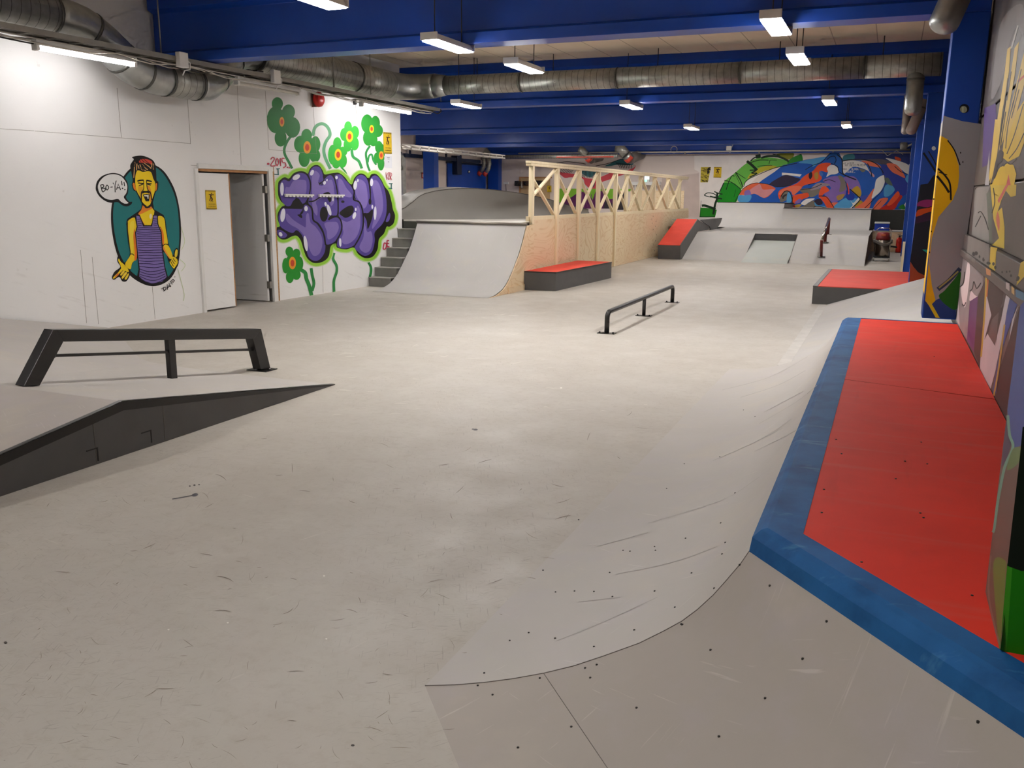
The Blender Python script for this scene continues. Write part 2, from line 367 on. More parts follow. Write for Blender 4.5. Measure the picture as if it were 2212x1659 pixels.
# ---------------------------------------------------------------- lamps
LAMP = emit('lamp_diffuser', (255, 252, 249), 92)
TUBE = emit('lamp_tube', (255, 252, 252), 50)
def fixture():
    r = thing('hanging_light', '', 'lamp', (0, 0, 0), 'fluorescent lamps hanging between the blue beams')
    h = MB(); L = .44
    h.prism([(-.05, -L, .07), (.05, -L, .07), (.10, -L, -.004), (-.10, -L, -.004)], (0, 2*L, 0)).build('housing', WHP, r, bevel=.004)
    MB().box(-.092, .092, -L+.014, L-.014, -.017, -.0045).build('diffuser', LAMP, r)
    for y in (-L-.012, L+.012): MB().box(-.10, .10, y-.010, y+.010, -.006, .07).build('end_cap', WHP, r, bevel=.004)
    for y in (-.32, .32): MB().tube([(0, y, .07), (0, y, ZC-3.32)], .006, 6).build('hanger_rod', CABD, r)
    return r
fx = fixture(); first = True
LIGHTS = [((969, 99), 'hanging lamp just in front of the nearest blue beam, above the flowers'), ((1133, 147), 'hanging lamp below the pale ceiling planks, left of the two right hand ones'),
 ((1677, 57), 'bright lamp on the right touching the edge of the nearest beam'), ((1725, 127), 'bright lamp on the right in front of the silver duct'),
 ((1364, 230), 'lamp under the second beam, above the wooden lattice wall'), ((1792, 221), 'lamp on the right below the silver duct'),
 ((1016, 230), 'small lamp left of centre under the second beam'), ((1494, 277), 'small far lamp under the third beam, left of the pair'),
 ((1829, 272), 'small far lamp under the third beam on the right'), ((665, -6), 'lamp cut off by the top edge of the picture'),
 ((-7.2, 2.2, 3.32), 'added unseen lamp over the left ramps'), ((-1.15, 1.3, 3.32), 'added unseen lamp above the camera'),  # unseen lamps added to lighten the foreground
 ((-12.5, 20.0, 3.8), 'added unseen lamp over the hidden bowl on the left'), ((-13.5, 27.5, 3.82), 'added unseen lamp near the far blue gate'), ((-8.5, 26.5, 3.78), 'added lamp hidden between the far beams'), ((-4.48, 26.5, 3.78), 'added lamp hidden over the far bank'), ((-1.1, 26.6, 3.78), 'added lamp hidden above the far vacuum'),  # lamps added out of sight to lift the left and middle bays
 ((-4.5, 33.4, 3.76), 'added lamp hidden above the high far quarter pipe'), ((-9.5, 33.4, 3.76), 'added lamp hidden before the bird mural'), ((-1.1, 33.4, 3.76), 'added lamp hidden in the far right corner'), ((-8.0, 19.6, 3.95), 'added lamp hidden above the wave ramp'), ((-14.4, 21.0, 3.45), 'added lamp hidden behind the end of the mural wall'), ((-15.3, 25.3, 3.45), 'added lamp hidden near the dirty side wall'), ((-12.8, 33.4, 3.76), 'added lamp hidden before the brown far door'), ((-7.0, 33.4, 3.76), 'added lamp hidden before the torn poster')]  # more lamps added behind beams and wall end to brighten the far walls
for i, (q, l) in enumerate(LIGHTS):
    o = fx if i == 0 else copytree(fx)
    c = P(q[0], q[1], 'z', 3.33) if len(q) == 2 else V(q)
    if i == 6: c.y -= .16
    o.location = c; o['label'] = l

# ================================================================ foreground hip ramp with blue coping
T0, C0 = V((-1.408, 2.549, 0)), V((-.358, 3.025, 0)); YE = 9.158
DR2 = V((.656, -.755, 0)); L2 = 3.6
PR = [(0, 0), (.10, .003), (.2, .012), (.3, .027), (.4, .048), (.5, .076), (.6, .115), (.72, .166), (.80, .213), (.86, .252), (.91, .297), (.96, .353), (1.0, .408), (1.045, .474), (1.07, .52)]
PR = [(d/1.07, z) for d, z in PR]
hm = mat('joint_dark', (116, 108, 102), .7)
hip = thing('hip_ramp', 'grey curved corner ramp with red deck and blue coping in the right foreground', 'skate ramp', (0, 4.2, 0))
A = [T0+(C0-T0)*s+V((0, 0, z)) for s, z in PR]
XE = XR-.006
Bf = [V((p.x, YE, p.z)) for p in A]; B2 = [p+DR2*((XE-p.x)/DR2.x) for p in A]
def curved(A, B, drop=.02):
    m = MB(); n = 8
    rows = [[a.lerp(b, i/n) for a in A for b in [None]] if False else [a.lerp(b, i/n) for a, b in zip(A, B)] for i in range(n+1)]
    vs = [p for r in rows for p in r]; k = len(A)
    m.add(vs, [(i*k+j, i*k+j+1, (i+1)*k+j+1, (i+1)*k+j) for i in range(n) for j in range(k-1)], 0, True); return m
s1 = curved(A, Bf).build('ramp_surface', GREY, hip, recalc=True)
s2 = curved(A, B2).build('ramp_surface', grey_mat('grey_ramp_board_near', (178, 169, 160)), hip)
# the thin joint along the hip and the floor edges of the transition sheets
MB().tube([p+V((0, 0, .0005)) for p in A], .0018, 6).build('hip_seam', hm, hip)
JX = [A[4]+V((0, 0, .001)), ]
MB().tube([A[4].lerp(B2[4], t)+V((0, 0, .0005)) for t in (0, 1)], .0012, 6).build('sheet_joint', hm, hip)
MB().tube([P(2160, 1538, 'z', .5)+V((0, 0, 0)), P(2080, 1659, 'z', .36)], .002, 6).build('sheet_joint', hm, hip)
# coping: bevelled concrete kerb round the deck
K, R = P(1650, 1140, 'z', .60), P(1735, 1153, 'z', .606)
def ring(c, z):                       # far point, corner, far end of the second side
    return [V((c.x, YE, z)), V((c.x, c.y, z)), V((c.x, c.y, z))+DR2*((XE-c.x)/DR2.x)]
cp = MB(); c3 = C0+V((0, 0, .52)); m1 = c3.lerp(K, .45)+V((-.012, -.006, .014))
rings = [ring(c3+V((.03, .012, -.05)), .46), ring(c3, .52), ring(m1, m1.z), ring(K.lerp(m1, .22), .594), ring(K.lerp(R, .10), .603), ring(R, .606), ring(R, .58)]
for ra, rb in zip(rings, rings[1:]):
    for j in range(2): cp.add([ra[j], ra[j+1], rb[j+1], rb[j]], [(0, 1, 2, 3)], 0, False)
cp.poly([r[0] for r in rings]); cp.poly([r[2] for r in rings])
cp.box(R.x, XE, YE-.035, YE, .5, .607)
cp.build('coping', COPB, hip, recalc=True)
dk = [V((R.x, R.y, .604)), V((R.x, YE-.035, .604)), V((XE, YE-.035, .604)), V((XE, R.y+DR2.y*(XE-R.x)/DR2.x, .604))]
MB().prism(dk, (0, 0, -.02)).build('deck', RED, hip)
MB().poly([V((p.x, YE, p.z)) for p in Bf]+[V((XE, YE, .52)), V((XE, YE, 0))]).build('end_panel', DARK, hip)
MB().tube([V((R.x+.0, 5.95, .6045)), V((XE, 5.72, .6045))], .0016, 6).build('deck_joint', mat('red_joint', (186, 56, 44), .6), hip)
# screw heads
scr = MB().lathe([(0, .0022), (.0028, .002), (.0042, .001), (.0042, -.004)], (0, 0, 0), 8).build('screw', CABD, origin=(0, 0, 0)); scr.parent = hip
def surf_z(x): 
    s = (x-T0.x)/(C0.x-T0.x); s = min(max(s, 0), 1)
    for (a, za), (b_, zb) in zip(PR, PR[1:]):
        if a <= s <= b_: return za+(zb-za)*(s-a)/(b_-a)
    return PR[-1][1]
def shoot(px, py, fn):                # march a pixel ray down to the ramp surface
    d = ray(px, py); t = .5
    while t < 14:
        p = EYE+d*t
        if p.z <= fn(p):
            lo, hi = t-.004, t
            for _ in range(14):
                mid = (lo+hi)/2
                if (EYE+d*mid).z <= fn(EYE+d*mid): hi = mid
                else: lo = mid
            return EYE+d*lo
        t += .004
    return None
N2 = V((.755, .656, 0))
def z_hip(p):
    s1_ = (p.x-T0.x)/(C0.x-T0.x); s2_ = (p-T0).dot(N2)/((C0-T0).dot(N2))
    s = min(s1_, s2_) if True else 0
    if s <= 0: return 0
    return surf_z(T0.x+(C0.x-T0.x)*min(s, 1)) if s <= 1 else .604
dots = [(1250, 1123), (1173, 1232), (1200, 1279), (1241, 1277), (1283, 1278), (1323, 1289), (1317, 1237), (1346, 1189), (1361, 1191), (1414, 1181), (1414, 1277), (1416, 1189), (1481, 1163), (1494, 1238), (1557, 1130), (1567, 1172), (1560, 1197),
  (1101, 1384), (1142, 1367), (1199, 1379), (1283, 1397), (1046, 1454), (1370, 1361), (1458, 1312), (1598, 1220), (1543, 1271), (1472, 1348), (1474, 1349), (1264, 1443), (1289, 1436), (1166, 1465), (1275, 1464), (1375, 1529), (1234, 1570), (1119, 1615), (1553, 1591), (1032, 1481), (1064, 1501),
  (1786, 1342), (1734, 1423), (1653, 1508), (1535, 1404), (1663, 1265), (2113, 1559), (1588, 1065), (1631, 900), (1440, 1055), (1478, 1002), (1606, 886), (1555, 987)]
k = 0
for px, py in dots:
    p = shoot(px, py, z_hip)
    if p is None: continue
    o = scr if k == 0 else scr.copy()
    if k: COL.objects.link(o); o.parent = hip
    o.location = p+V((0, 0, .001))-V(hip.location); k += 1
for px, py in ((1988, 1108), (1995, 1118), (1861, 1214), (2100, 1286), (1780, 1057), (1818, 980), (1806, 949), (1955, 996), (2003, 1002), (1935, 1034), (1775, 1107), (2018, 770), (1990, 955)):
    o = scr.copy(); COL.objects.link(o); o.parent = hip; o.location = P(px, py, 'z', .605)-V(hip.location)
# ================================================================ flat bank along the right wall
bk = thing('bank_ramp', 'plain grey bank rising to the right wall between the blue coping and the red pad', 'skate ramp', (0, 12.4, 0))
zb = lambda x: max(0, .352*(x+.86))
MB().prism([(-.86, YE+.004, .002), (XR-.003, YE+.004, zb(XR)), (XR-.003, YE+.004, 0)], (0, 15.545-YE-.004, 0)).build('ramp_surface', GREY2, bk)
MB().box(-.98, -.86, YE+.4, 15.5, 0, .003).build('painted_edge', mat('pale_floor_paint', (195, 190, 183), .5), bk)
# ================================================================ red manual pad
z = .30; pad = thing('manual_pad', 'low red topped box with dark sides by the right wall', 'skate box', (-.3, 17.5, 0))
x0, y0, y1 = -1.105, 15.55, 19.45
MB().box(x0, XR-.004, y0, y1, 0, z-.012).build('body', DARK, pad)
MB().box(x0+.075, XR-.004, y0+.012, y1, z-.012, z).build('red_top', REDF, pad)
MB().box(x0-.004, x0+.07, y0, y1, z-.014, z+.002).build('edge_strip', mat('grey_steel_edge', (96, 92, 90), .4, .5), pad, bevel=.003)
# ================================================================ left wedge with black steel edge, and the corner bank
wd = thing('wedge_ramp', 'low grey wedge with black steel edge in the left foreground', 'skate ramp', (-6, 4.3, 0))
XS = -4.64; yr_, zr = 4.27, .37; yf_, yn = 6.74, 1.59
MB().poly([(XS, yf_, .002), (XS, yr_, zr), (-5.88, yr_, zr), (-7.0, 6.85, .002), (-6.68, 6.80, .002), (-6.2, 6.76, .002)]).build('far_slope', GREY, wd)
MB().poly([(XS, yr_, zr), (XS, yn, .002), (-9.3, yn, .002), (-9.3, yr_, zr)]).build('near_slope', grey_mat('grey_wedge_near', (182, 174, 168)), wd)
MB().poly([(XS+.001, yf_, 0), (XS+.001, yr_, zr-.005), (XS+.001, yn, 0)]).build('side_panel', DARK, wd)
st = MB()
for (ya, za, yb, zb_) in ((yf_, .006, yr_, zr), (yr_, zr, yn, .006)):
    wfar = .012 if ya == yf_ else .062
    st.add([(XS+.006, ya, za), (XS+.006, yb, zb_), (XS+.006, yb, zb_-.062), (XS+.006, ya, za-(.01 if ya == yf_ else .062))], [(0, 1, 2, 3)])
    st.add([(XS+.006, ya, za+.003), (XS+.006, yb, zb_+.003), (XS-.032, yb, zb_+.003), (XS-.032, ya, za+.003)], [(0, 1, 2, 3)])
st.build('edge_strip', BLK, wd)
for px, py, q in ((322, 932, 1), (206, 970, 1)):
    p = P(px, py, 'x', XS+.002); cut = MB(); cut.box(XS, XS+.004, p.y-.07, p.y+.02, p.z, p.z+.008).box(XS, XS+.004, p.y+.012, p.y+.02, max(.004, p.z-.085), p.z)
    cut.build('slot', BLK, wd)
for yj in (4.02, 4.62): MB().box(XS, XS+.003, yj, yj+.004, .01, .28).build('panel_joint', hm, wd)
cb = thing('bank_ramp', 'smooth grey corner bank rising into the left wall behind the black angle rail', 'skate ramp', (-8.4, 6, 0))
nb = V((-.571, -.821, 0)); zbk = lambda x, y: .25*((x+7.0)*nb.x+(y-6.85)*nb.y)
bd = [(-7.0, 6.85), (-7.22, 6.94), (-7.45, 7.1), (-7.7, 7.3), (-8.24, 7.71), (-8.7, 8.02), (-9.16, 8.32), (-9.285, 8.42)]
pts = [V((x, y, .003)) for x, y in bd]
g = MB(); rows = []
for t in [i/12 for i in range(13)]:
    row = []
    for i, (x, y) in enumerate(bd):
        u = i/(len(bd)-1); e = V((-5.88, 4.27, 0)).lerp(V((-9.285, 4.27, 0)), u)
        q = V((x, y, 0)).lerp(e, t); row.append(V((q.x, q.y, max(.003, zbk(q.x, q.y)) if t else .003)))
    rows.append(row)
kk = len(bd); g.add([p for r in rows for p in r], [(i*kk+j, i*kk+j+1, (i+1)*kk+j+1, (i+1)*kk+j) for i in range(12) for j in range(kk-1)], 0, True)
g.build('ramp_surface', GREY, cb)
MB().poly([rows[-1][0], rows[-1][-1], (-9.285, 4.27, 0), (-5.88, 4.27, 0)]).build('end_panel', DARK, cb)
# ---- black angled grind rail over the wedge
gr = thing('grind_rail', 'black angular box rail standing across the wedge on the left', 'grind rail', (-5.70, 5.8, 0))
X5 = lambda x, y: P(x, y, 'x', -5.70)
def slab(pix, w=.10, off=0):
    return MB().prism([X5(*p)+V((w/2+off, 0, 0)) for p in pix], (-w, 0, 0))
slab([(112, 711), (556, 710), (540, 731), (128, 737)]).build('top_beam', BLK, gr, bevel=.004)
slab([(105, 711), (128, 711), (127, 738), (76, 832), (42, 833)], .096).build('leg', BLK, gr, bevel=.004)
slab([(540, 710), (556, 710), (577, 798), (555, 797), (538, 731)], .096).build('leg', BLK, gr, bevel=.004)
slab([(359, 730), (373, 730), (379, 818), (366, 818)], .05).build('post', BLK, gr, bevel=.003)
MB().bar(X5(112, 768), X5(545, 755), .03, .022).build('cross_bar', BLK, gr)
p = X5(566, 799); MB().box(-5.82, -5.58, p.y-.09, p.y+.09, .0, .008).build('foot_plate', BLK, gr)
for dx in (-.09, .09): MB().lathe([(.014, 0), (.014, .012), (0, .016)], (-5.7+dx, p.y, .008), 6).build('bolt', STEEL, gr)
p = X5(112, 768); MB().lathe([(.022, 0), (.022, .02)], p, 8, (0, 1, 0)).build('bolt', BLK, gr)
# ================================================================ black round flat rail in the middle of the floor
fr = thing('flat_rail', 'low black round rail with three feet in the middle of the floor', 'grind rail', (-3.265, 12.7, 0))
xq, ya, yb, zt_, rr = -3.265, 10.88, 14.63, .275, .032
path = [(xq, ya, .005), (xq, ya, zt_-.1)]+[(xq, ya+.09-.09*math.cos(a), zt_-.09+.09*math.sin(a)) for a in [math.radians(x) for x in (15, 35, 55, 75, 90)]]
path += [(xq, yb-.09+.09*math.sin(a), zt_-.09+.09*math.cos(a)) for a in [math.radians(x) for x in (0, 20, 40, 60, 80)]]+[(xq, yb, zt_-.12), (xq, yb, .005)]
MB().tube(path, rr, 14).build('rail_tube', BLK, fr)
MB().tube([(xq, 12.76, .005), (xq, 12.76, zt_-.02)], .027, 12).build('post', BLK, fr)
for y in (ya, 12.76, yb):
    fp = MB().box(xq-.115, xq+.115, y-.06, y+.06, 0, .008).build('foot_plate', BLK, fr)
    for dx in (-.09, .09): MB().lathe([(.013, 0), (.013, .014), (0, .018)], (xq+dx, y-.02, .008), 6).build('bolt', BLK, fp)
# ================================================================ quarter pipe with stairs and deck
XQ0, XQ1, ZD = -8.56, -6.26, 1.235
QP = [(13.75, .004), (14.05, .03), (14.326, .093), (14.48, .16), (14.615, .249), (14.80, .40), (14.953, .551), (15.06, .65), (15.147, .75), (15.27, .92), (15.37, 1.08), (15.435, 1.19)]
qp = thing('quarter_pipe', 'tall grey quarter pipe with steel coping left of the wooden wall', 'skate ramp', (-7.4, 15, 0))
curved([V((XQ0, y, z)) for y, z in QP], [V((XQ1, y, z)) for y, z in QP]).build('ramp_surface', GREY2, qp)
MB().tube([(XQ0-.02, 15.437, 1.206), (XQ1+.02, 15.437, 1.206)], .024, 12).build('coping_pipe', mat('worn_coping', (132, 124, 116), .4, .6), qp)
for x in (XQ1, XQ0-.02):
    MB().prism([(x, y+.008, max(.002, z-.012)) for y, z in QP]+[(x, 15.80, 1.2), (x, 15.80, .001)], (.02, 0, 0)).build('side_panel', PLY if x == XQ1 else DARK2, qp)
MB().box(XQ1+.022, XQ1+.045, 14.55, 15.3, 0, .11).build('kick_board', PLY, qp)
WA, WB = V((-9.12, 15.95, 0)), V((-6.32, 20.25, 0))      # foot of the wave ramp on the deck
MB().prism([(XQ0, 15.452, ZD), (XQ1-.15, 15.452, ZD), (-6.41, 19.95, ZD), (-9.09, 15.98, ZD), (-9.09, 15.81, ZD), (-8.6, 15.81, ZD), (-8.6, 15.452, ZD)], (0, 0, -.03)).build('deck', mat('pale_deck_board', (206, 200, 192), .4, spec=.4), qp)
MB().box(-9.09, -8.64, 15.812, 15.83, 1.06, ZD-.031).build('riser', DARK2, qp)
# stairs
sm = mat('grey_step_board', (134, 132, 128), .5); sn = mat('step_nosing', (172, 168, 162), .5)
sr = thing('stairs', 'narrow grey stairs between the mural wall and the quarter pipe', 'stairs', (-8.9, 15.2, 0))
for i in range(6):
    y = 14.51+.2167*i; zt2 = .1765*(i+1)
    stp = MB().box(XW(y)+.012, -8.64, y+.008, 15.80 if i > 3 else y+.46, max(0, zt2-.178), zt2-.012).build('step', sm, sr)
    MB().box(XW(y)+.012, -8.63, y-.012, y+.25, zt2-.012, zt2).build('tread', sn, stp)
# wave ramp standing diagonally across the back of the deck
wv = thing('wave_ramp', 'tall grey wave shaped ramp wall with rounded top behind the quarter pipe deck', 'skate ramp', (-7.6, 18.2, ZD))
dn = (WB-WA).normalized(); nn = V((dn.y, -dn.x, 0))           # nn points to the camera side
topx = [(859, 456.5), (875, 449), (890, 438), (905, 425), (918, 418.5), (940, 413), (970, 409), (1000, 407), (1030, 407.5), (1068, 410.5), (1113, 416), (1147, 422), (1190, 432), (1226, 443), (1271, 453), (1300, 456.5)]
fa, fb = [], []; grid = []
for px, py in topx:
    q = hit(px, py, WA - nn*.12, nn); h = q.z-ZD
    if q.x > -6.56: break
    base = q+nn*.12; col = [V((base.x, base.y, ZD+.002))+nn*(.30*max(h, .05)/.55)]
    for t in (.08, .18, .32, .5, .75, 1):
        off = (.30*max(h, .05)/.55+.12)*(1-t)**2-.12
        col.append(V((base.x, base.y, ZD+h*t))+nn*off)
    grid.append(col)
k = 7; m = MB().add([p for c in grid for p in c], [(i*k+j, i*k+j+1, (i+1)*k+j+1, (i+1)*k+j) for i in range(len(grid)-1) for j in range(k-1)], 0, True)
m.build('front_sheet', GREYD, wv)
top = [c[-1] for c in grid]
MB().tube([p+V((0, 0, .004)) for p in top], .008, 6).build('top_rim', mat('dark_rim', (70, 66, 62), .5), wv)
bkp = [p-nn*.45-dn*.16+V((0, 0, .03)) for p in top]
m = MB().strip(top, bkp); m.strip(bkp, [V((p.x, p.y, .3)) for p in bkp]); m.build('back_sheet', mat('grey_wave_back', (176, 172, 166), .5), wv)
# ================================================================ timber partition with lattice
tw = thing('lattice_partition', 'long timber partition with plywood below and crossed braces above', 'partition', (-6.3, 22, 0))
xp = -6.30; Xp = lambda x, y: P(x, y, 'x', xp)
ye = 30.2
for ya_, yb_ in ((15.80, 17.2), (17.2, 18.6), (18.6, 20.0), (20.0, 21.4), (21.4, 23.85), (23.85, 26.3), (26.3, 28.7), (28.7, ye)):
    MB().box(xp-.04, xp-.022, ya_+.003, yb_-.003, .004, 1.275).build('plywood_panel', PLY, tw)
MB().box(xp-.085, xp-.04, 15.72, ye, 1.25, 1.345).build('mid_rail', LUM, tw, bevel=.003)
MB().box(xp-.02, xp-.004, 21.45, 26.2, .004, .10).build('kick_board', PLY, tw)
PY = [15.83, 17.21, 18.61, 20.0, 21.4, 22.62, 24.0, 25.55, 27.2, 28.9]
for i, y in enumerate(PY):
    zb0 = .01 if i < 5 else 1.28
    xx = xp if i < 5 else xp-.07
    MB().box(xx-.02, xx+.028, y-.05, y+.045, zb0, 2.275).build('post', LUM, tw, bevel=.003)
    MB().box(xx-.068, xx-.022, y-.02, y+.075, 1.28, 2.275).build('post', LUM, tw, bevel=.003)
for i in range(9):
    a, c = PY[i]+.06, PY[i+1]-.06
    MB().bar((xp-.025, a, 1.36 if i else 1.72), (xp-.025, c, 2.26), .03, .07, (1, 0, 0)).build('brace', LUM, tw, bevel=.003)
    MB().bar((xp-.062, a, 2.1 if i == 0 else 2.2), (xp-.062, c, 1.36), .03, .07, (1, 0, 0)).build('brace', LUM, tw, bevel=.003)
MB().box(xp-.075, xp+.03, 15.68, 29.6, 2.278, 2.322).build('top_plate', LUM, tw, bevel=.003)
MB().box(xp-.075, xp+.035, 15.66, 29.7, 2.325, 2.37).build('top_plate', LUM, tw, bevel=.003)
# ================================================================ red topped ledge box in front of the partition
lb = thing('ledge_box', 'red topped dark box with a cut corner in front of the wooden wall', 'skate box', (-5.9, 17, 0))
zl = .348; po = [(-6.25, 15.33), (-5.625, 15.37), (-5.47, 18.43), (-6.25, 18.47)]
MB().prism([(x, y, 0) for x, y in po], (0, 0, zl-.014)).build('body', DARK, lb)
MB().prism([(x, y, zl-.014) for x, y in po], (0, 0, .014)).build('red_top', REDF, lb)
st = MB()
for (xa, ya2), (xb, yb2) in ((po[0], po[1]), (po[1], po[2])): st.bar((xa, ya2, zl-.008), (xb, yb2, zl-.008), .012, .022)
st.build('edge_strip', BLK, lb)

m = MB()
for px, py in ((1411, 467), (1408, 473), (1417, 478), (1409, 482), (1416, 489), (1411, 496), (1418, 507), (1416, 520), (1412, 529), (1419, 533), (1414, 541), (1415, 549), (1418, 554)):
    q = P(px, py, 'x', xp-.0205); m.lathe([(0, .0005), (.02, .0003)], q, 8, (1, 0, 0))
m.build('knots', mat('dark_knot', (88, 66, 44), .6), tw)['kind'] = 'stuff'
# ================================================================ far funbox with gap
fb = thing('bank_ramp', 'wide grey bank with a sunken gap at the far end of the hall', 'skate ramp', (-3, 28, 0))
XA, XB, G0, G1 = -5.35, -.54, -3.66, -2.46; YB, YK, ZK = 24.95, 27.05, .69; YQ = 31.9
zbank = lambda y: ZK*(y-YB)/(YK-YB)
for a, c in ((XA, G0), (G1, XB)):
    MB().poly([(a, YB, .003), (c, YB, .003), (c, YK, ZK), (a, YK, ZK)]).build('slope', GREY2, fb)
MB().poly([(XA, YK, ZK), (XB, YK, ZK), (XB, YQ, ZK), (XA, YQ, ZK)]).build('deck', GREY2, fb)
GREENISH = grey_mat('grey_green_board', (182, 186, 180))
MB().poly([(G0, 24.6, .003), (G1, 24.6, .003), (G1, 26.9, .50), (G0, 26.9, .50)]).build('sunken_slope', GREENISH, fb)
gw = MB().box(G0, G1, YK-.02, YK, .45, ZK-.012)
gw.build('gap_wall', DARK, fb)
for x in (G0, G1):
    MB().poly([(x, YB, 0), (x, YK, ZK), (x, YK, .4), (x, 26.9, .4)]).build('gap_cheek', DARK, fb)
MB().poly([(G0, 26.9, .5), (G1, 26.9, .5), (G1, YK, .5), (G0, YK, .5)]).build('gap_floor', DARK, fb)
MB().poly([(XB, YB, 0), (XB, YK, ZK-.006), (XB, YQ, ZK-.006), (XB, YQ, 0)]).build('side_panel', mat('raw_dark_wood', (104, 84, 70), .6), fb)
MB().tube([(G0, YB, .004), (G0, YK, ZK+.001)], .006, 5).build('joint', hm, fb); MB().tube([(G1, YB, .004), (G1, YK, ZK+.001)], .006, 5).build('joint', hm, fb)
# side hubba ledge
hb = thing('hubba_ledge', 'red topped sloping ledge with dark sides rising beside the far bank', 'skate box', (-5.7, 26.5, 0))
HX0, HX1 = -6.0, -5.36
MB().prism([(HX1, 24.80, .003), (HX1, 24.70, .395), (HX1, 26.95, 1.06), (HX1, 28.85, .82), (HX1, 28.85, .70), (HX1, 27.05, .70), (HX1, 25.0, .003)], (HX0-HX1, 0, 0)).build('body', DARK, hb)
MB().prism([(HX1-.01, 24.70, .397), (HX1-.01, 26.95, 1.064), (HX1-.01, 26.95, 1.078), (HX1-.01, 24.70, .411)], (HX0-HX1+.02, 0, 0)).build('red_top', REDF, hb)
MB().bar((HX1, 24.7, .405), (HX1, 26.95, 1.07), .02, .022).build('edge_strip', mat('grey_edge', (104, 98, 92), .4, .4), hb)
sp = thing('side_platform', 'dark sided platform behind the sloping red ledge', 'skate ramp', (-5.7, 30, .69))
fp = [P(x, y, 'x', -5.34) for x, y in ((1512, 474.5), (1560, 471), (1557, 481), (1552, 489), (1547, 494.5), (1536, 498), (1533, 489))]
MB().prism(fp, (-.03, 0, 0)).build('side_panel', DARK, sp)
MB().prism([fp[0]+V((0, 0, .002)), fp[1]+V((0, 0, .002)), fp[1]+V((-.8, 0, .002)), fp[0]+V((-.85, 0, .002))], (0, 0, -.02)).build('deck', GREY2, sp)
# far quarter pipes
def qpipe(name, label, x0, x1, yb, yt, zt, end=False):
    q = thing(name, label, 'skate ramp', ((x0+x1)/2, yt, ZK))
    pr = [(yb+(yt-yb)*math.sin(math.radians(a))/math.sin(math.radians(68)), ZK+(zt-ZK)*(1-math.cos(math.radians(a)))/(1-math.cos(math.radians(68)))) for a in range(0, 69, 6)]
    pr.append((yt, zt))
    curved([V((x0, y, z+.002)) for y, z in pr], [V((x1, y, z+.002)) for y, z in pr]).build('ramp_surface', GREY2, q)
    for x in (x0, x1): MB().poly([(x, y, z) for y, z in pr]+[(x, YF-.02, zt), (x, YF-.02, .003), (x, yb, .003)]).build('side_panel', DARK, q)
    MB().box(x0, x1, yt+.03, YF-.02, zt-.04, zt-.004).build('deck', GREY2, q)
    MB().box(x0, x1, yt-.005, yt+.028, zt-.03, zt+.014).build('edge_strip', BLK, q)
xl = P(1551, 437, 'y', 33.3); xr_ = P(1695, 437, 'y', 33.3)
qpipe('quarter_pipe', 'higher far quarter pipe on the left below the painted horse muzzle', xl.x, xr_.x, YQ, 33.3, xl.z)
a_, c_ = P(1690, 452, 'y', 32.9), P(1882.5, 452.5, 'y', 32.9)
qpipe('quarter_pipe', 'lower far quarter pipe on the right below the painted horse neck', xr_.x+.01, c_.x, YQ-.1, 32.9, c_.z)
sh = thing('side_shelf', 'low grey topped shelf with wooden front in the far right corner', 'shelf', (-.1, 32.4, 0))
MB().box(XB+.006, XR-.01, 31.92, 31.95, .003, ZK-.03).build('front_board', PLY, sh)
MB().box(XB+.006, XR-.01, 31.9, 33.25, ZK-.028, ZK).build('top_board', GREY2, sh)
MB().box(c_.x+.02, XR-.01, 33.0, 33.06, ZK+.004, c_.z).build('back_panel', DARK2, sh)
# hand rail on the far bank
hr = thing('hand_rail', 'dark red hand rail with bright top on the far bank', 'grind rail', (-1.65, 26.5, 0))
zfar = lambda p: 0 if p.y < YB else (zbank(p.y) if p.y < YK else ZK)
RRED = mat('dark_red_rail', (104, 40, 36), .4, var=.1); 
t1, t3 = P(1775, 519, 'x', -1.66), P(1791, 472, 'x', -1.66); t2 = t1.lerp(t3, .5)
feet = []
for px, py in ((1774, 555), (1785, 524), (1790, 507)):
    d = ray(px, py); s = 20.0
    while s < 60:
        q = EYE+d*s
        if q.y > YB and q.z <= zfar(q): break
        s += .01
    feet.append(q)
for f_, t_ in zip(feet, (t1, t2, t3)):
    tp = V((-1.66, f_.y, t1.z+(t3.z-t1.z)*(f_.y-t1.y)/max(.1, (t3.y-t1.y))))
    if f_ is feet[0]: tp = t1
    MB().tube([V((-1.66, f_.y, f_.z)), tp], .038, 10).build('post', RRED, hr)
    MB().lathe([(.11, 0), (.11, .012), (.06, .02)], (-1.66, f_.y, f_.z), 12).build('base_plate', STEEL, hr)
MB().tube([t1, t3], .033, 10).build('rail_tube', CHROME, hr)
MB().tube([t1-V((.0, 0, .05)), t3-V((0, 0, .05))], .03, 8).build('rail_body', RRED, hr)
# vacuum cleaner
vc = V((-.165, 27.25, 0)); va = thing('vacuum_cleaner', 'steel drum vacuum cleaner with red head on a trolley beside the far bank', 'vacuum cleaner', vc)
MB().box(vc.x-.22, vc.x+.22, vc.y-.2, vc.y+.2, .09, .13).build('trolley_base', BLK, va, bevel=.01)
for dx in (-.2, .2):
    for dy_ in (-.16, .16): MB().lathe([(.02, -.02), (.055, -.018), (.06, 0), (.055, .018), (.02, .02)], vc+V((dx, dy_, .06)), 12, (1, 0, 0)).build('wheel', CABLE, va)
MB().lathe([(.165, 0), (.18, .02), (.18, .44), (.172, .46)], vc+V((0, 0, .135)), 24).build('steel_drum', mat('drum_steel', (172, 160, 146), .25, .9), va)
MB().lathe([(.19, 0), (.19, .05), (.175, .1), (.16, .19), (.10, .21), (0, .212)], vc+V((0, 0, .595)), 24).build('motor_head', mat('maroon_plastic', (128, 40, 40), .4), va)
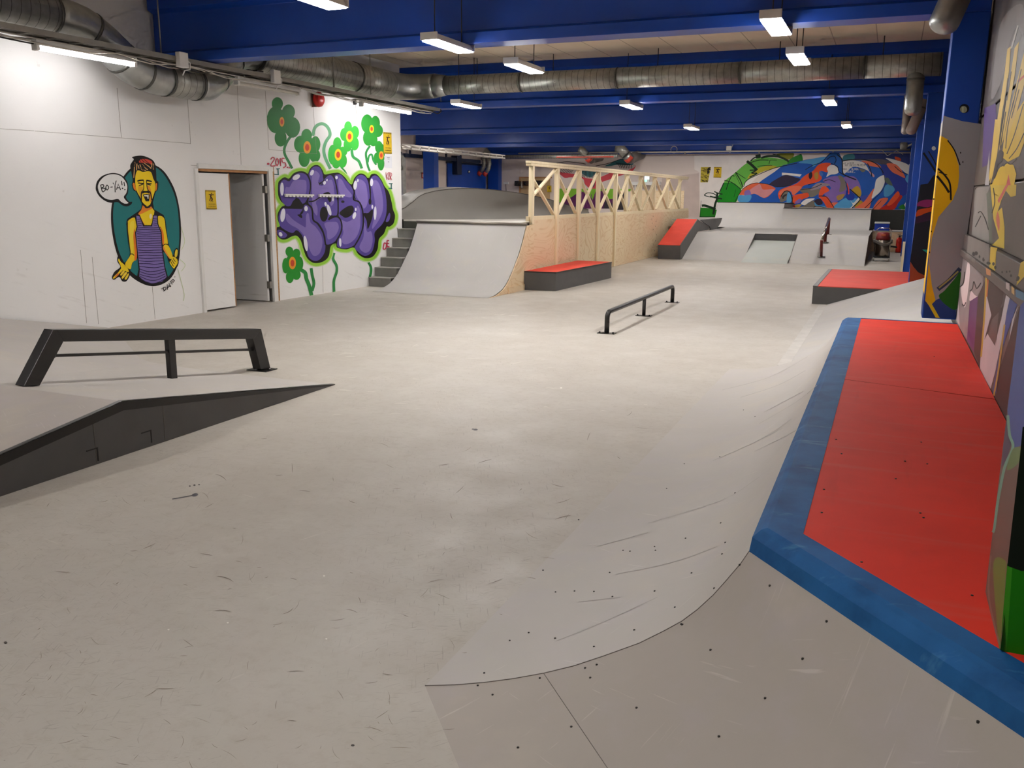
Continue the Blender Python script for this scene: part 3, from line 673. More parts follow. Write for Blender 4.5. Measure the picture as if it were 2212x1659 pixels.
MB().box(vc.x-.06, vc.x+.06, vc.y-.19, vc.y-.1, .70, .76).build('switch_box', mat('orange_plastic', (196, 96, 60), .5), va, bevel=.01)
hp = [vc+V((.235*math.cos(a), .225*math.sin(a), .47+.05*math.sin(a*2+1)+a*.006)) for a in [i*.28 for i in range(46)]]
MB().tube(hp, .024, 8).build('hose', mat('grey_hose', (112, 104, 96), .5), va)
MB().tube([vc+V(p) for p in ((-.2, .0, .13), (-.2, -.02, .5), (-.19, -.03, .86), (-.13, -.03, .92), (.13, -.03, .92), (.19, -.03, .86), (.2, -.02, .5), (.2, 0, .13))], .014, 8).build('handle_frame', CHROME, va)
MB().tube([vc+V(p) for p in ((.22, -.1, .42), (.32, -.12, .41), (.38, -.12, .40))], .025, 8).build('hose_nozzle', BLK, va)
# cool box on the shelf
q = P(1904, 499, 'z', ZK); q.y = max(q.y, 32.05); cbx = thing('cool_box', 'blue box with white lid on the far shelf above the vacuum', 'box', (q.x, 32.2, ZK))
wq = .225
MB().box(q.x-wq, q.x+wq, 32.06, 32.4, ZK+.001, ZK+.22).build('body', mat('vivid_blue_plastic', (30, 70, 196), .4), cbx, bevel=.012)
MB().box(q.x-wq-.012, q.x+wq+.012, 32.05, 32.41, ZK+.222, ZK+.275).build('lid', WHP, cbx, bevel=.012)
# fire extinguisher
e = V((.30, 31.72, 0)); fe = thing('fire_extinguisher', 'red fire extinguisher on the floor by the far shelf', 'fire extinguisher', e)
MB().lathe([(.085, 0), (.09, .03), (.09, .40), (.075, .45), (.03, .48), (.03, .5)], e+V((0, 0, .012)), 20).build('cylinder', mat('extinguisher_red', (212, 40, 28), .35), fe)
MB().lathe([(.095, 0), (.095, .012)], e, 16).build('foot_ring', BLK, fe)
MB().box(e.x-.025, e.x+.03, e.y-.03, e.y+.03, .50, .56).bar(e+V((-.07, 0, .58)), e+V((.04, 0, .60)), .02, .015).build('valve', BLK, fe)
MB().tube([e+V(p) for p in ((.03, -.02, .55), (.10, -.03, .56), (.13, -.03, .48), (.125, -.03, .34), (.105, -.03, .22))], .012, 8).build('hose', BLK, fe)
# ================================================================ services on the far wall
Yw = lambda x, y, yy=YF: P(x, y, 'y', yy)
cd = thing('conduit_pipe', 'long thin silver conduit under the last beam along the far wall', 'pipe', (-7, 35.95, 3.35))
a, c = Yw(1120, 327, 35.95), Yw(1966, 323, 35.95); a.z = c.z
MB().tube([a, c], .035, 10).build('tube', mat('conduit_silver', (190, 188, 184), .35, .4), cd)
for px in (1300, 1480, 1640, 1800, 1940):
    p = Yw(px, 322, 35.95); MB().box(p.x-.02, p.x+.02, 35.93, 36.02, c.z, 3.399).build('bracket', TRAY, cd)
p = Yw(1575, 316, 35.9); MB().box(p.x-.10, p.x+.10, 35.84, 35.92, c.z+.03, c.z+.2).build('junction_box', WHP, cd, bevel=.01)
MB().tube([p+V((.02, -.03, -.02)), p+V((-.03, -.03, -.2)), p+V((.06, -.03, -.24)), p+V((.09, -.03, -.1)), p+V((.2, -.02, .2))], .012, 6).build('cable', CABLE, cd)
p = Yw(1456, 322, 35.9); cc = [p+V((.13*math.cos(t), 0, .13*math.sin(t)-.02)) for t in [i*.45 for i in range(14)]]
tag(MB().tube(cc, .010, 6, closed=True).build('cable_coil', CABLE), 'small coil of pale cable hanging on the far conduit', 'cable')
p = Yw(1925, 318, 35.9); MB().tube([p+V((-.3, 0, -.1)), p+V((-.1, -.02, -.3)), p+V((.2, 0, -.12)), p+V((.42, 0, -.26))], .01, 6).build('cable', CABLE, cd)
# far duct with angled outlets
dn_ = thing('ventilation_duct', 'thin silver duct with angled outlets and red tape along the far wall', 'duct', (-12.5, 35.3, 3.3))
yd = 35.3
pA, pB = Yw(1062, 321, yd), Yw(1335, 319.5, yd); pB.z = pA.z = 3.30
MB().tube([pA, pB], .085, 14).build('straight_run', DUX, dn_)
MB().box(pB.x-2.6, pB.x-.15, yd-.09, yd-.084, pA.z-.06, pA.z-.0).build('red_tape', mat('red_tape', (214, 92, 76), .5), dn_)
def outlet(pxs, r):
    pts = [Yw(x, y, yy) for x, y, yy in pxs]
    MB().tube(pts[:3], [r*.8, r*.95, r], 14).build('flexible_elbow', DUZ, dn_)
    MB().tube(pts[2:4], r*.96, 14).build('elbow_sleeve', GALV, dn_)
    MB().tube(pts[3:], r*1.02, 16).build('wall_stub', mat('stub_grey', (120, 112, 108), .5, .3), dn_)
    d_ = (pts[3]-pts[2]).normalized(); c0 = pts[2].lerp(pts[3], .35)
    MB().tube([c0-V((0, .012, .03)), c0-V((0, .012, .03))+d_*.16], r*.98, 14).build('red_tape', mat('red_tape2', (206, 74, 58), .5), dn_)
outlet([(1331, 319, yd), (1342, 322, yd), (1352, 334, yd+.05), (1362, 343, yd+.2), (1385, 333, YF-.01)], .20)
outlet([(1252, 322, yd), (1258, 326, yd), (1266, 335, yd+.05), (1277, 345, yd+.2), (1297, 340, YF-.01)], .16)
ep = [Yw(x, y, yd) for x, y in ((1062, 321), (1050, 324), (1044, 333), (1043, 345))]
ep[0].z = 3.30
MB().tube(ep, .10, 14).build('elbow', GALV, dn_)
for k, pts in enumerate((((1045, 342), (1046, 355), (1043, 364), (1038, 371)), ((1056, 342), (1057, 354), (1055, 364), (1050, 372)))):
    q = [Yw(x, y, yd-.1) for x, y in pts]; MB().tube(q, .095, 12).build('hanging_hose', DUZ, dn_)
    e2 = q[-1]+(q[-1]-q[-2]).normalized()*.16; MB().tube([q[-1], e2], .098, 12).build('red_end', mat('red_tape3', (206, 64, 54), .5), dn_)
# items on far-left wall: plane x = -16.6
XL = -16.6; Xl = lambda x, y: P(x, y, 'x', XL)
gp, gq = Xl(965, 353), Xl(1047, 353)
gt = thing('roller_gate', 'blue steel gate in the side wall behind the wave ramp', 'gate', (XL, (gp.y+gq.y)/2, 0))
MB().box(XL, XL+.06, gp.y, gq.y, .01, gp.z).build('gate_panel', BLUE, gt)
MB().box(XL, XL+.09, gp.y-.08, gq.y+.08, gp.z+.001, gp.z+.08).build('head_rail', mat('dark_blue_steel', (24, 36, 62), .5), gt)
p = Xl(1008, 371); MB().lathe([(.06, 0), (.07, .05), (.03, .1), (0, .1)], p+V((.06, 0, 0)), 12, (1, 0, 0)).build('lamp_knob', STEEL, gt)
rl = thing('wall_rail', 'dark blue steel rail with brackets on the dirty side wall', 'rail', Xl(950, 340))
a, c = Xl(870, 334), Xl(1040, 352); a = V((XL+.2, a.y, 3.02)); c = V((XL+.2, c.y, 3.02))
a = P(873, 333, 'x', XL+.2); c = P(1036, 351, 'x', XL+.2); a.z = c.z = (a.z+c.z)/2
DBL = mat('dark_blue_steel2', (30, 40, 66), .5); MB().bar(a, c, .10, .13).build('rail', DBL, rl)
for px in (884, 909, 957, 990):
    q = a.lerp(c, (px-873)/(1036-873)); MB().bar(q, q+V((0, 0, .36)), .06, .06, (1, 0, 0)).build('bracket', DBL, rl)
q = P(986, 350, 'x', XL+.15); tag(MB().box(XL+.01, XL+.3, q.y-.2, q.y+.2, q.z-.5, q.z+.25).build('motor_housing', DBL, bevel=.02), 'dark blue box on the rail above the blue gate', 'box')
pp = thing('drain_pipe', 'grey vertical pipe rising beside the end of the mural wall', 'pipe', P(874, 430, 'x', XL+.5))
a = P(870, 331, 'x', XL+.5); yv = a.y
MB().tube([(XL+.5, yv, .003), (XL+.5, yv, a.z-.2), (XL+.45, yv-.1, a.z-.05), (XL+.4, yv-.8, a.z)], .105, 14).build('pipe', GALV, pp)
MB().tube([(XL+.35, yv-1.5, 2.62), (XL+.5, yv-.12, 2.62)], .07, 12).build('branch', GALV, pp)
# white ladder tray hanging at the far left
a, c = P(856, 312, 'x', -14.7), P(1086, 341, 'x', -14.7); zt_ = (a.z+c.z)/2
tr2 = thing('cable_tray', 'white ladder cable tray running towards the far wall above the wave ramp', 'cable tray', (-14.7, (a.y+c.y)/2, zt_))
WTR = mat('white_tray', (214, 208, 200), .5)
y0, y1 = 18.5, c.y
for x in (-14.6, -14.9): MB().box(x-.01, x+.01, y0, y1, zt_+.03, zt_+.075).box(x-.01, x+.01, y0, y1, zt_-.075, zt_-.03).build('side_rail', WTR, tr2)
n = int((y1-y0)/.62)
for i in range(n+1):
    y = y0+.62*i; MB().box(-14.905, -14.59, y-.03, y+.03, zt_-.07, zt_+.07).build('rung', WTR, tr2)
for px in (902, 957): pass
# far wall fittings seen through the lattice
bd_ = thing('wooden_door', 'plain brown wooden door in the far wall behind the lattice', 'door', (Yw(1157, 440).x, YF-.03, 0))
a, c = Yw(1126, 382), Yw(1189, 382)
MB().box(a.x, c.x, YF-.05, YF-.01, .02, a.z-.06).build('leaf', mat('tan_door', (196, 164, 122), .55), bd_)
MB().box(a.x-.07, c.x+.07, YF-.06, YF-.005, a.z-.06, a.z+.0).box(a.x-.07, a.x, YF-.06, YF-.005, .02, a.z-.06).build('frame', WOODB, bd_)
for i, (x0, x1, y0, y1, l) in enumerate(((1117, 1126, 391, 402, 'small black loudspeaker left of the brown far door'), (1134, 1146, 391, 402, 'dark brown loudspeaker on the brown far door'), (1152, 1173, 390, 402, 'dark loudspeaker just right behind the first lattice post'))):
    p, q = Yw(x0, y0), Yw(x1, y1)
    s = thing('loudspeaker', l, 'loudspeaker', (p.x, YF-.2, q.z), 'speakers on the far wall'); MB().box(p.x, q.x, YF-.30, YF-.002, q.z, p.z).build('cabinet', mat('speaker_%d' % i, (38, 32, 30) if i != 1 else (66, 44, 34), .6), s, bevel=.01)
    MB().lathe([(.06, 0), (.07, .006), (0, .012)], ((p.x+q.x)/2, YF-.30, (p.z+q.z)/2), 12, (0, -1, 0)).build('cone', BLK, s)
p = Yw(1128, 398); tag(MB().lathe([(.05, 0), (.06, .22), (.03, .24)], (p.x+.05, YF-.14, p.z-.15), 12).build('wall_beacon', CABLE), 'small grey beacon beside the black far loudspeaker', 'lamp')
so = thing('wall_socket', 'white wall socket with hanging wire left of the brown door', 'socket', Yw(1093, 397)); p = Yw(1093, 396)
MB().box(p.x-.1, p.x+.14, YF-.05, YF-.005, p.z-.04, p.z+.05).build('plate', WHP, so); MB().tube([(p.x, YF-.02, p.z-.04), (p.x+.02, YF-.02, p.z-.4), (p.x+.14, YF-.02, p.z-.8)], .012, 5).build('wire', CABD, so)
ex = thing('exit_sign', 'small lit white and green exit sign glimpsed through the lattice', 'sign', Yw(1398, 392)); p, q = Yw(1394, 380), Yw(1404, 394)
MB().box(p.x, q.x, YF-.12, YF-.02, q.z, p.z).build('housing', WHP, ex); MB().box(p.x+.01, q.x-.01, YF-.125, YF-.121, q.z+.12, p.z-.02).build('lit_panel', emit('exit_glow', (226, 255, 246), 3), ex)
MB().box(p.x+.01, q.x-.1, YF-.125, YF-.121, q.z+.02, q.z+.12).build('green_panel', emit('exit_green', (90, 220, 170), 1.5), ex)
wt = thing('wall_shelf', 'long white wall shelf behind the right half of the lattice', 'shelf', Yw(1400, 400)); p, q = Yw(1366, 393), Yw(1428, 400)
MB().box(p.x, q.x, YF-.3, YF-.01, q.z, p.z).build('board', WHP, wt)
for x in (p.x+.2, q.x-.2): MB().box(x-.02, x+.02, YF-.25, YF-.01, q.z-.15, q.z).build('bracket', WHP, wt)
a, c = Yw(1362, 412), Yw(1440, 412)
pb = thing('plywood_barrier', 'plain plywood barrier behind the right half of the lattice', 'barrier', ((a.x+c.x)/2, 34, 0)); a, c = Yw(1362, 411, 34), Yw(1478, 411, 34)
MB().box(a.x, c.x, 34, 34.03, .01, a.z).build('panel', PLY, pb)
for x in (a.x+.1, c.x-.1): MB().box(x-.04, x+.04, 34.032, 34.1, .01, a.z-.1).build('stud', LUM, pb)
# ================================================================ ducts
def smooth(path, k=6):
    path = [V(p) for p in path]; out = []
    for i in range(len(path)-1):
        p0, p1, p2, p3 = path[max(i-1, 0)], path[i], path[i+1], path[min(i+2, len(path)-1)]
        for j in range(k):
            t = j/k; out.append(.5*((2*p1)+(p2-p0)*t+(2*p0-5*p1+4*p2-p3)*t*t+(3*p1-p0-3*p2+p3)*t**3))
    return out+[path[-1]]
ld = thing('ventilation_duct', 'thick silver spiral duct dipping under the nearest beam along the left wall', 'duct', (-8.75, 9, 3.2))
XD = -8.78
MB().tube([(XD, 4.6, 3.66), (XD, 7.55, 3.66)], .215, 20).build('straight_run', DUY, ld)
e1 = smooth([(XD, 7.55, 3.66), (XD, 7.95, 3.62), (XD, 8.3, 3.46), (XD, 8.62, 3.26), (XD, 8.95, 3.17), (XD, 9.2, 3.155)], 3)
MB().tube(e1, .205, 20).build('elbow', GALV, ld)
MB().tube([(XD, 9.2, 3.155), (XD, 9.75, 3.155)], .203, 20).build('flexible_section', DUY, ld)
e2 = smooth([(XD, 9.75, 3.155), (XD, 9.98, 3.18), (XD, 10.25, 3.36), (XD, 10.5, 3.58), (XD, 10.8, 3.69), (XD, 11.0, 3.70)], 3)
MB().tube(e2, .205, 20).build('elbow', GALV, ld)
MB().tube([(XD, 11.0, 3.705), (XD, 13.6, 3.705)], .245, 22).build('straight_run', DUY, ld)
MB().tube([(XD, 13.6, 3.705), (XD, 14.7, 3.705)], .252, 22).build('straight_run', DUY, ld)
def collar(p, ax, r, par, w=.018):
    d = V(ax).normalized(); MB().tube([V(p)-d*w, V(p)+d*w], r, 22).build('collar', mat('collar_dark', (96, 96, 92), .45, .7), par)
for p, ax in (((XD, 7.55, 3.66), (0, 1, 0)), (e1[4], e1[5]-e1[3]), (e1[8], e1[9]-e1[7]), (e1[11], e1[12]-e1[10]), ((XD, 9.2, 3.155), (0, 1, 0)), ((XD, 9.75, 3.155), (0, 1, 0)), (e2[5], e2[6]-e2[4]), (e2[9], e2[10]-e2[8])):
    collar(p, ax, .219 if V(p).z > 3.6 else .211, ld)
for y in (11.0, 13.6): collar((XD, y, 3.705), (0, 1, 0), .256, ld)
MB().box(XD+.08, XD+.16, 10.86, 11.0, 3.455, 3.475).build('open_hole', BLK, ld)
md = thing('ventilation_duct', 'long silver spiral duct crossing the hall in front of the second beam', 'duct', (-4, 15.5, 3.57))
ym, zm = 15.5, 3.745
el = smooth([(XD, 14.7, 3.705), (XD, 15.0, 3.71), (XD+.1, 15.28, 3.72), (XD+.32, 15.46, 3.735), (XD+.6, ym, zm)], 4)
MB().tube(el, [.252-.03*i/(len(el)-1) for i in range(len(el))], 22).build('elbow', GALV, md)
MB().tube([(XD+.6, ym, zm), (XD+.85, ym, zm)], [.222, .178], 22).build('reducer', GALV, md)
xs = [XD+.85, -6.4, -4.6, -2.5, -.6, .5]
for x0, x1 in zip(xs, xs[1:]): MB().tube([(x0+.003, ym, zm), (x1-.003, ym, zm)], .172, 22).build('straight_run', DUX, md)
for x in xs[:-1]: collar((x, ym, zm), (1, 0, 0), .179, md, .012)
for x in (-7.3, -5.8, -3.9, -1.9, -.35): MB().tube([(x, ym, zm+.17), (x, ym, ZC-.001)], .008, 6).build('hanger_rod', CABD, md)
sk = P(1198, 172, 'y', ym-.172); stk = MB().lathe([(0, .004), (.05, .004), (.055, 0)], sk+V((0, .012, 0)), 18, (0, -1, 0)).build('round_sticker', WHP, md)
for a in (.5, 2.6, 4.7): MB().bar(sk+V((0, .006, 0)), sk+V((.042*math.cos(a), .006, .042*math.sin(a))), .014, .004, (0, 1, 0)).build('sticker_mark', CABD, md)
# capped pipes hanging by the right hand columns
def hang(label, pix, r, y, m):
    q = [P(a, c, 'y', y) for a, c in pix]; t = thing('hanging_pipe', label, 'pipe', q[-1])
    q2 = q[:]; d = (q[-1]-q[-2]).normalized()
    MB().tube(q2+[q[-1]+d*r*.8*math.sin(a) for a in (.3, .6, .9, 1.2, 1.45)], [r]*len(q2)+[r*math.cos(a) for a in (.3, .6, .9, 1.2, 1.45)], 22).build('pipe', m, t)
    mid = q[0].lerp(q[-1], .25); MB().tube([mid-d*.012, mid+d*.012], r*1.04, 18).build('collar', mat('collar_dark', (96, 96, 92), .45, .7), t)
    return t
hang('thick round ended silver pipe hanging beside the top of the yellow column', [(2082, -45), (2040, 48)], .125, 8.95, GALV)
hang('round ended silver pipe hanging from the long duct at its right end', [(1980, 150), (1972, 236)], .125, ym, GALV)
hang('slim grey pipe hanging down left of the far round ended pipe', [(1964, 190), (1955, 284)], .085, 22.3, mat('dull_grey_pipe', (150, 142, 138), .5, .3))
hang('slim grey pipe slanting down right of the far round ended pipe', [(1998, 215), (1968, 282)], .10, 19.5, mat('dull_grey_pipe2', (158, 150, 146), .5, .3))
fl_ = thing('flood_light', 'small grey flood light on the end of the far conduit by the right columns', 'lamp', P(1955, 318, 'y', 35.6)); p = P(1953, 316, 'y', 35.6)
MB().lathe([(.10, 0), (.13, .06), (.13, .2), (.06, .26)], p+V((-.14, 0, 0)), 14, (1, 0, .15)).build('housing', TRAY, fl_)
MB().tube([p+V((.1, 0, 0)), p+V((.3, .02, .1)), p+V((.46, .3, .12))], .03, 8).build('arm', CABLE, fl_)
# ================================================================ cable tray with tubes along the left wall
XT = -8.42; Xt = lambda x, y: P(x, y, 'x', XT)
a, c = Xt(0, 64), Xt(938, 234); zt_ = .5*(a.z+c.z)
tr = thing('cable_tray', 'grey ladder cable tray with loose cables above the white mural wall', 'cable tray', (XT, 11, zt_))
y0, y1 = 4.8, c.y
for x in (XT-.12, XT+.12): MB().box(x-.008, x+.008, y0, y1, zt_-.028, zt_+.028).build('side_rail', TRAY, tr)
MB().box(XT-.112, XT+.112, y0, y1, zt_-.006, zt_+.0).build('bed', mat('tray_bed', (110, 106, 100), .6, .3), tr)
i = 0; y = y0+.2
while y < y1:
    MB().box(XT-.112, XT+.112, y-.015, y+.015, zt_-.024, zt_-.007).build('rung', TRAY, tr); y += .32
random.seed(3)
for k in range(5):
    pts = []; y = y0+.1
    while y < y1+.15*(k % 2):
        pts.append((XT-.09+.045*k+random.uniform(-.02, .02), y, zt_-.04-random.choice((0, 0, .0, .03, .05))-.006*k)); y += .45
    MB().tube(smooth(pts, 3), .008, 5).build('loose_cable', CABLE if k != 2 else CABD, tr)
p = Xt(722, 200); MB().tube([(XT, p.y, zt_+.03), (XT, p.y, 4.199)], .012, 6).build('hanger_rod', TRAY, tr)
for y in (6.4, 8.8, 13.6, 16.2): MB().tube([(XT, y, zt_+.03), (XT, y, 4.199)], .008, 6).build('hanger_rod', TRAY, tr)
p = Xt(938, 234); MB().tube(smooth([(XT, y1-.1, zt_-.03), (XT+.02, y1+.1, zt_-.06), (XT+.05, y1+.2, zt_), (XT+.02, y1+.05, zt_+.05)], 4), .01, 6).build('loose_cable', CABD, tr)
def jbox(px, py, l):
    q = Xt(px, py); q.x = XT+.14; t = thing('junction_box', l, 'junction box', q, 'boxes on the cable tray')
    MB().box(q.x-.01, q.x+.06, q.y-.075, q.y+.075, q.z-.09, q.z+.09).build('cover', WHP, t, bevel=.008)
    MB().tube([q+V((.02, .06, .02)), q+V((.03, .13, -.02)), q+V((.03, .12, -.1)), q+V((.03, .03, -.12)), q+V((.02, .0, -.18))], .008, 6).build('cable', WHP, t)
jbox(371, 131, 'white junction box with looped cable under the nearest beam end'); jbox(575, 167, 'white junction box above the unlit tube')
def tubelight(pl, pr, lit, label):
    ya_, yb_ = Xt(*pl).y, Xt(*pr).y; zz = zt_-.13
    t = thing('tube_light', label, 'lamp', (XT, (ya_+yb_)/2, zz), 'tube lamps under the tray')
    MB().prism([(XT-.03, ya_, zz+.075), (XT+.03, ya_, zz+.075), (XT+.055, ya_, zz+.01), (XT-.055, ya_, zz+.01)], (0, yb_-ya_, 0)).build('housing', WHP, t, bevel=.004)
    MB().tube([(XT, ya_+.02, zz-.012), (XT, yb_-.02, zz-.012)], .024, 8).build('tube', TUBE if lit else mat('dead_tube', (206, 200, 190), .3), t)
    for y in (ya_+.012, yb_-.012): MB().box(XT-.04, XT+.04, y-.02, y+.02, zz-.04, zz+.08).build('end_cap', WHP, t, bevel=.004)
    for y in (ya_+.15, yb_-.15): MB().box(XT-.02, XT+.02, y-.015, y+.015, zz+.076, zt_-.03).build('bracket', TRAY, t)
tubelight((75, 100), (290, 136), True, 'lit long tube lamp at the far left under the tray')
tubelight((510, 172), (645, 194), False, 'unlit tube lamp under the middle of the tray')
tubelight((780, 222), (885, 242), True, 'lit tube lamp above the green flowers near the wall end')
# alarm bell, hook and other wall items
q = LW(683, 217); ab = thing('alarm_bell', 'red round alarm bell on a brown plate high on the mural wall', 'alarm', q)
MB().bar(LW(682, 203, .015), LW(685, 231, .015), .26, .02, LWN).build('back_plate', mat('brown_plate', (120, 84, 74), .6), ab, bevel=.004)
MB().lathe([(.11, 0), (.125, .03), (.12, .07), (.09, .10), (0, .11)], LW(684, 215, .026), 22, LWN).build('bell', mat('bell_red', (190, 34, 30), .35), ab)
q = LW(766, 222); hk = thing('wall_sensor', 'small black bracket on the white wall below the tray', 'bracket', q)
MB().bar(LW(765, 214, .02), LW(767, 226, .02), .05, .05, LWN).build('body', BLK, hk)
MB().tube([LW(766, 222, .04), P(795, 216, 'x', XT)-V((0, 0, .03))], .008, 6).build('arm', TRAY, hk)
# two white coat racks on the purple lettering
for x0, x1, y0_, l, n in ((616, 677, 420.5, 'white toothed rack left on the purple lettering', 8), (689, 743, 421, 'white toothed rack right on the purple lettering', 8)):
    t = thing('coat_rack', l, 'rack', LW(x0, y0_), 'white racks on the purple lettering')
    a, c = LW(x0, y0_, .03), LW(x1, y0_+1, .03); MB().bar(a, c, .035, .026).build('board', WHP, t)
    for i in range(n):
        q = a.lerp(c, (i+.3)/n)-V((0, 0, .026)); MB().box(q.x-.015, q.x+.015, q.y-.025, q.y+.025, q.z-.012, q.z+.013).build('hook', WHP, t)
# ================================================================ painted walls: thin paint layers on the wall planes
class Paint:
    def __init__(s, o, n): s.o = V(o); s.n = V(n).normalized(); s.mb = MB(); s.mats = []; s.k = 0; s.step = .00005; s.X = (0, 0, 1, 1)
    def at(s, x0, y0, sc, sc2=None): s.X = (x0, y0, sc, sc2 or sc); return s          # following points are in an enlarged crop
    def _p(s, p, off): return hit(s.X[0]+p[0]/s.X[2], s.X[1]+p[1]/s.X[3], s.o+s.n*off, s.n)
    def _m(s, col):
        m = paintmat(col)
        if m not in s.mats: s.mats.append(m)
        return s.mats.index(m)
    def _off(s): s.k += 1; return .001+s.step*s.k
    @staticmethod
    def cr(pts, k=5, closed=True):
        n = len(pts); out = []
        rng = range(n) if closed else range(n-1)
        for i in rng:
            g = (lambda j: pts[j % n]) if closed else (lambda j: pts[min(max(j, 0), n-1)])
            p0, p1, p2, p3 = g(i-1), g(i), g(i+1), g(i+2)
            for j in range(k):
                t = j/k; out.append(tuple(.5*(2*b+(c-a)*t+(2*a-5*b+4*c-d)*t*t+(3*b-a-3*c+d)*t**3) for a, b, c, d in zip(p0, p1, p2, p3)))
        if not closed: out.append(pts[-1])
        return out
    def poly(s, col, pts, sm=True):
        if sm: pts = s.cr(pts)
        off = s._off(); mi = s._m(col)
        tri = tessellate_polygon([[V((x, y, 0)) for x, y in pts]])
        s.mb.add([s._p(p, off) for p in pts], [tuple(t) for t in tri], mi); return s
    def ell(s, col, cx, cy, rx, ry, rot=0, n=22):
        c, d = math.cos(rot), math.sin(rot)
        return s.poly(col, [(cx+rx*math.cos(a)*c-ry*math.sin(a)*d, cy+rx*math.cos(a)*d+ry*math.sin(a)*c) for a in [2*math.pi*i/n for i in range(n)]], False)
    def line(s, col, pts, w, sm=True, taper=False, closed=False):
        if sm and len(pts) > 2: pts = s.cr(pts, 5, closed)
        elif closed: pass
        off = s._off(); mi = s._m(col); n = len(pts); L, R = [], []
        for i in range(n):
            a = pts[(i-1) % n] if (closed or i) else pts[i]; b = pts[(i+1) % n] if (closed or i < n-1) else pts[i]
            dx, dy = b[0]-a[0], b[1]-a[1]; l = math.hypot(dx, dy) or 1; h = w/2*(1 if not taper else max(.12, 1-abs(2*i/(n-1)-1)**2))
            L.append((pts[i][0]-dy/l*h, pts[i][1]+dx/l*h)); R.append((pts[i][0]+dy/l*h, pts[i][1]-dx/l*h))
        vs = [s._p(p, off) for p in L]+[s._p(p, off) for p in R]; m = n if closed else n-1
        s.mb.add(vs, [(i, (i+1) % n, n+(i+1) % n, n+i) for i in range(m)], mi); return s
    def done(s, name, label, cat, parent=None, group=None):
        ob = s.mb.build(name, s.mats, parent, recalc=False)
        me = ob.data                                        # faces must look away from the wall
        bm = bmesh.new(); bm.from_mesh(me); bm.normal_update()
        for f in bm.faces:
            if f.normal.dot(s.n) < 0: f.normal_flip()
        bm.to_mesh(me); bm.free()
        return tag(ob, label, cat, group) if parent is None else ob
K_ = (24, 20, 20)
PL = lambda: Paint(LWO, LWN)
# ---- man in a striped vest in front of a teal oval
p = PL().at(0, 0, 1)
YEL, ORG, TEAL, PUR = (238, 204, 30), (226, 130, 40), (34, 116, 118), (124, 106, 170)
ov = [(316, 352), (350, 366), (374, 402), (386, 442), (391, 490), (390, 530), (384, 572), (366, 604), (336, 618), (306, 612), (276, 590), (254, 552), (242, 500), (240, 455), (247, 420), (260, 392), (282, 364)]
p.poly(K_, ov)
cx_, cy_ = 316, 487
p.poly(TEAL, [(316, 355.5), (347, 369), (370, 404), (382.5, 443), (387, 490), (386.5, 530), (380, 570), (362, 599), (336, 609.5), (310, 604), (281, 584), (259, 549), (247, 500), (244.5, 455), (251, 421), (263, 395), (284, 368)])
# speech bubble
p.at(200, 330, 11.06)
p.poly(K_, [(75, 830), (110, 680), (230, 555), (420, 488), (560, 488), (690, 535), (800, 640), (850, 780), (845, 960), (800, 1060), (870, 1165), (945, 1170), (920, 1235), (830, 1280), (720, 1260), (600, 1180), (440, 1195), (300, 1150), (170, 1050), (95, 930)])
p.poly((232, 230, 228), [(130, 780), (180, 670), (290, 565), (430, 515), (570, 520), (690, 570), (790, 690), (830, 810), (805, 960), (745, 1055), (800, 1145), (855, 1200), (770, 1215), (680, 1170), (605, 1105), (450, 1125), (300, 1090), (180, 980), (135, 880)])
for st in ([(190, 770), (235, 940)], [(190, 770), (255, 765), (265, 810), (215, 845), (290, 850), (300, 895), (245, 940)], [(345, 765), (315, 830), (345, 890), (385, 830), (345, 765)], [(425, 825), (480, 815)],
           [(485, 715), (535, 790), (565, 665)], [(535, 790), (540, 945)], [(570, 885), (610, 745), (670, 890)], [(585, 840), (650, 835)], [(690, 670), (705, 775)], [(750, 700), (765, 800)]):
    p.line(K_, st, 22, sm=len(st) > 4)
p.ell(K_, 715, 850, 16, 16); p.ell(K_, 772, 880, 16, 16)
# neck, head, hair
p.poly(K_, [(1180, 1180), (1440, 1180), (1470, 1350), (1700, 1490), (1760, 1720), (800, 1720), (830, 1580), (1060, 1420), (1160, 1340)], False)
p.poly(ORG, [(1200, 1250), (1400, 1280), (1475, 1390), (1440, 1640), (1250, 1800), (1090, 1450), (1160, 1370)], False)
p.poly(YEL, [(1200, 1480), (1440, 1370), (1475, 1395), (1420, 1660), (1250, 1800), (1110, 1470)], False)
p.poly(K_, [(940, 110), (1050, 75), (1200, 72), (1330, 115), (1440, 180), (1500, 290), (1520, 480), (1530, 660), (1570, 700), (1560, 870), (1500, 960), (1440, 1190), (1360, 1320), (1270, 1325), (1180, 1220), (1040, 940), (980, 900), (935, 760), (960, 660), (930, 480), (900, 300), (985, 160)])
p.poly(YEL, [(1080, 420), (1200, 455), (1320, 440), (1400, 470), (1450, 620), (1495, 720), (1490, 900), (1425, 1100), (1360, 1260), (1310, 1280), (1200, 1190), (1140, 1070), (1050, 900), (1020, 720), (1030, 520)])
p.poly(ORG, [(960, 740), (1000, 720), (1020, 800), (1045, 905), (985, 860)]); p.poly(ORG, [(1540, 740), (1535, 870), (1500, 910), (1510, 740)])
p.poly((226, 150, 40), [(1300, 800), (1370, 820), (1420, 1050), (1380, 1180), (1340, 940)]); p.poly((226, 170, 40), [(1090, 800), (1200, 830), (1180, 900), (1160, 1060), (1100, 930)])
p.poly((204, 70, 54), [(1180, 150), (1300, 150), (1420, 210), (1400, 280), (1280, 240), (1130, 240), (1110, 190)]); 
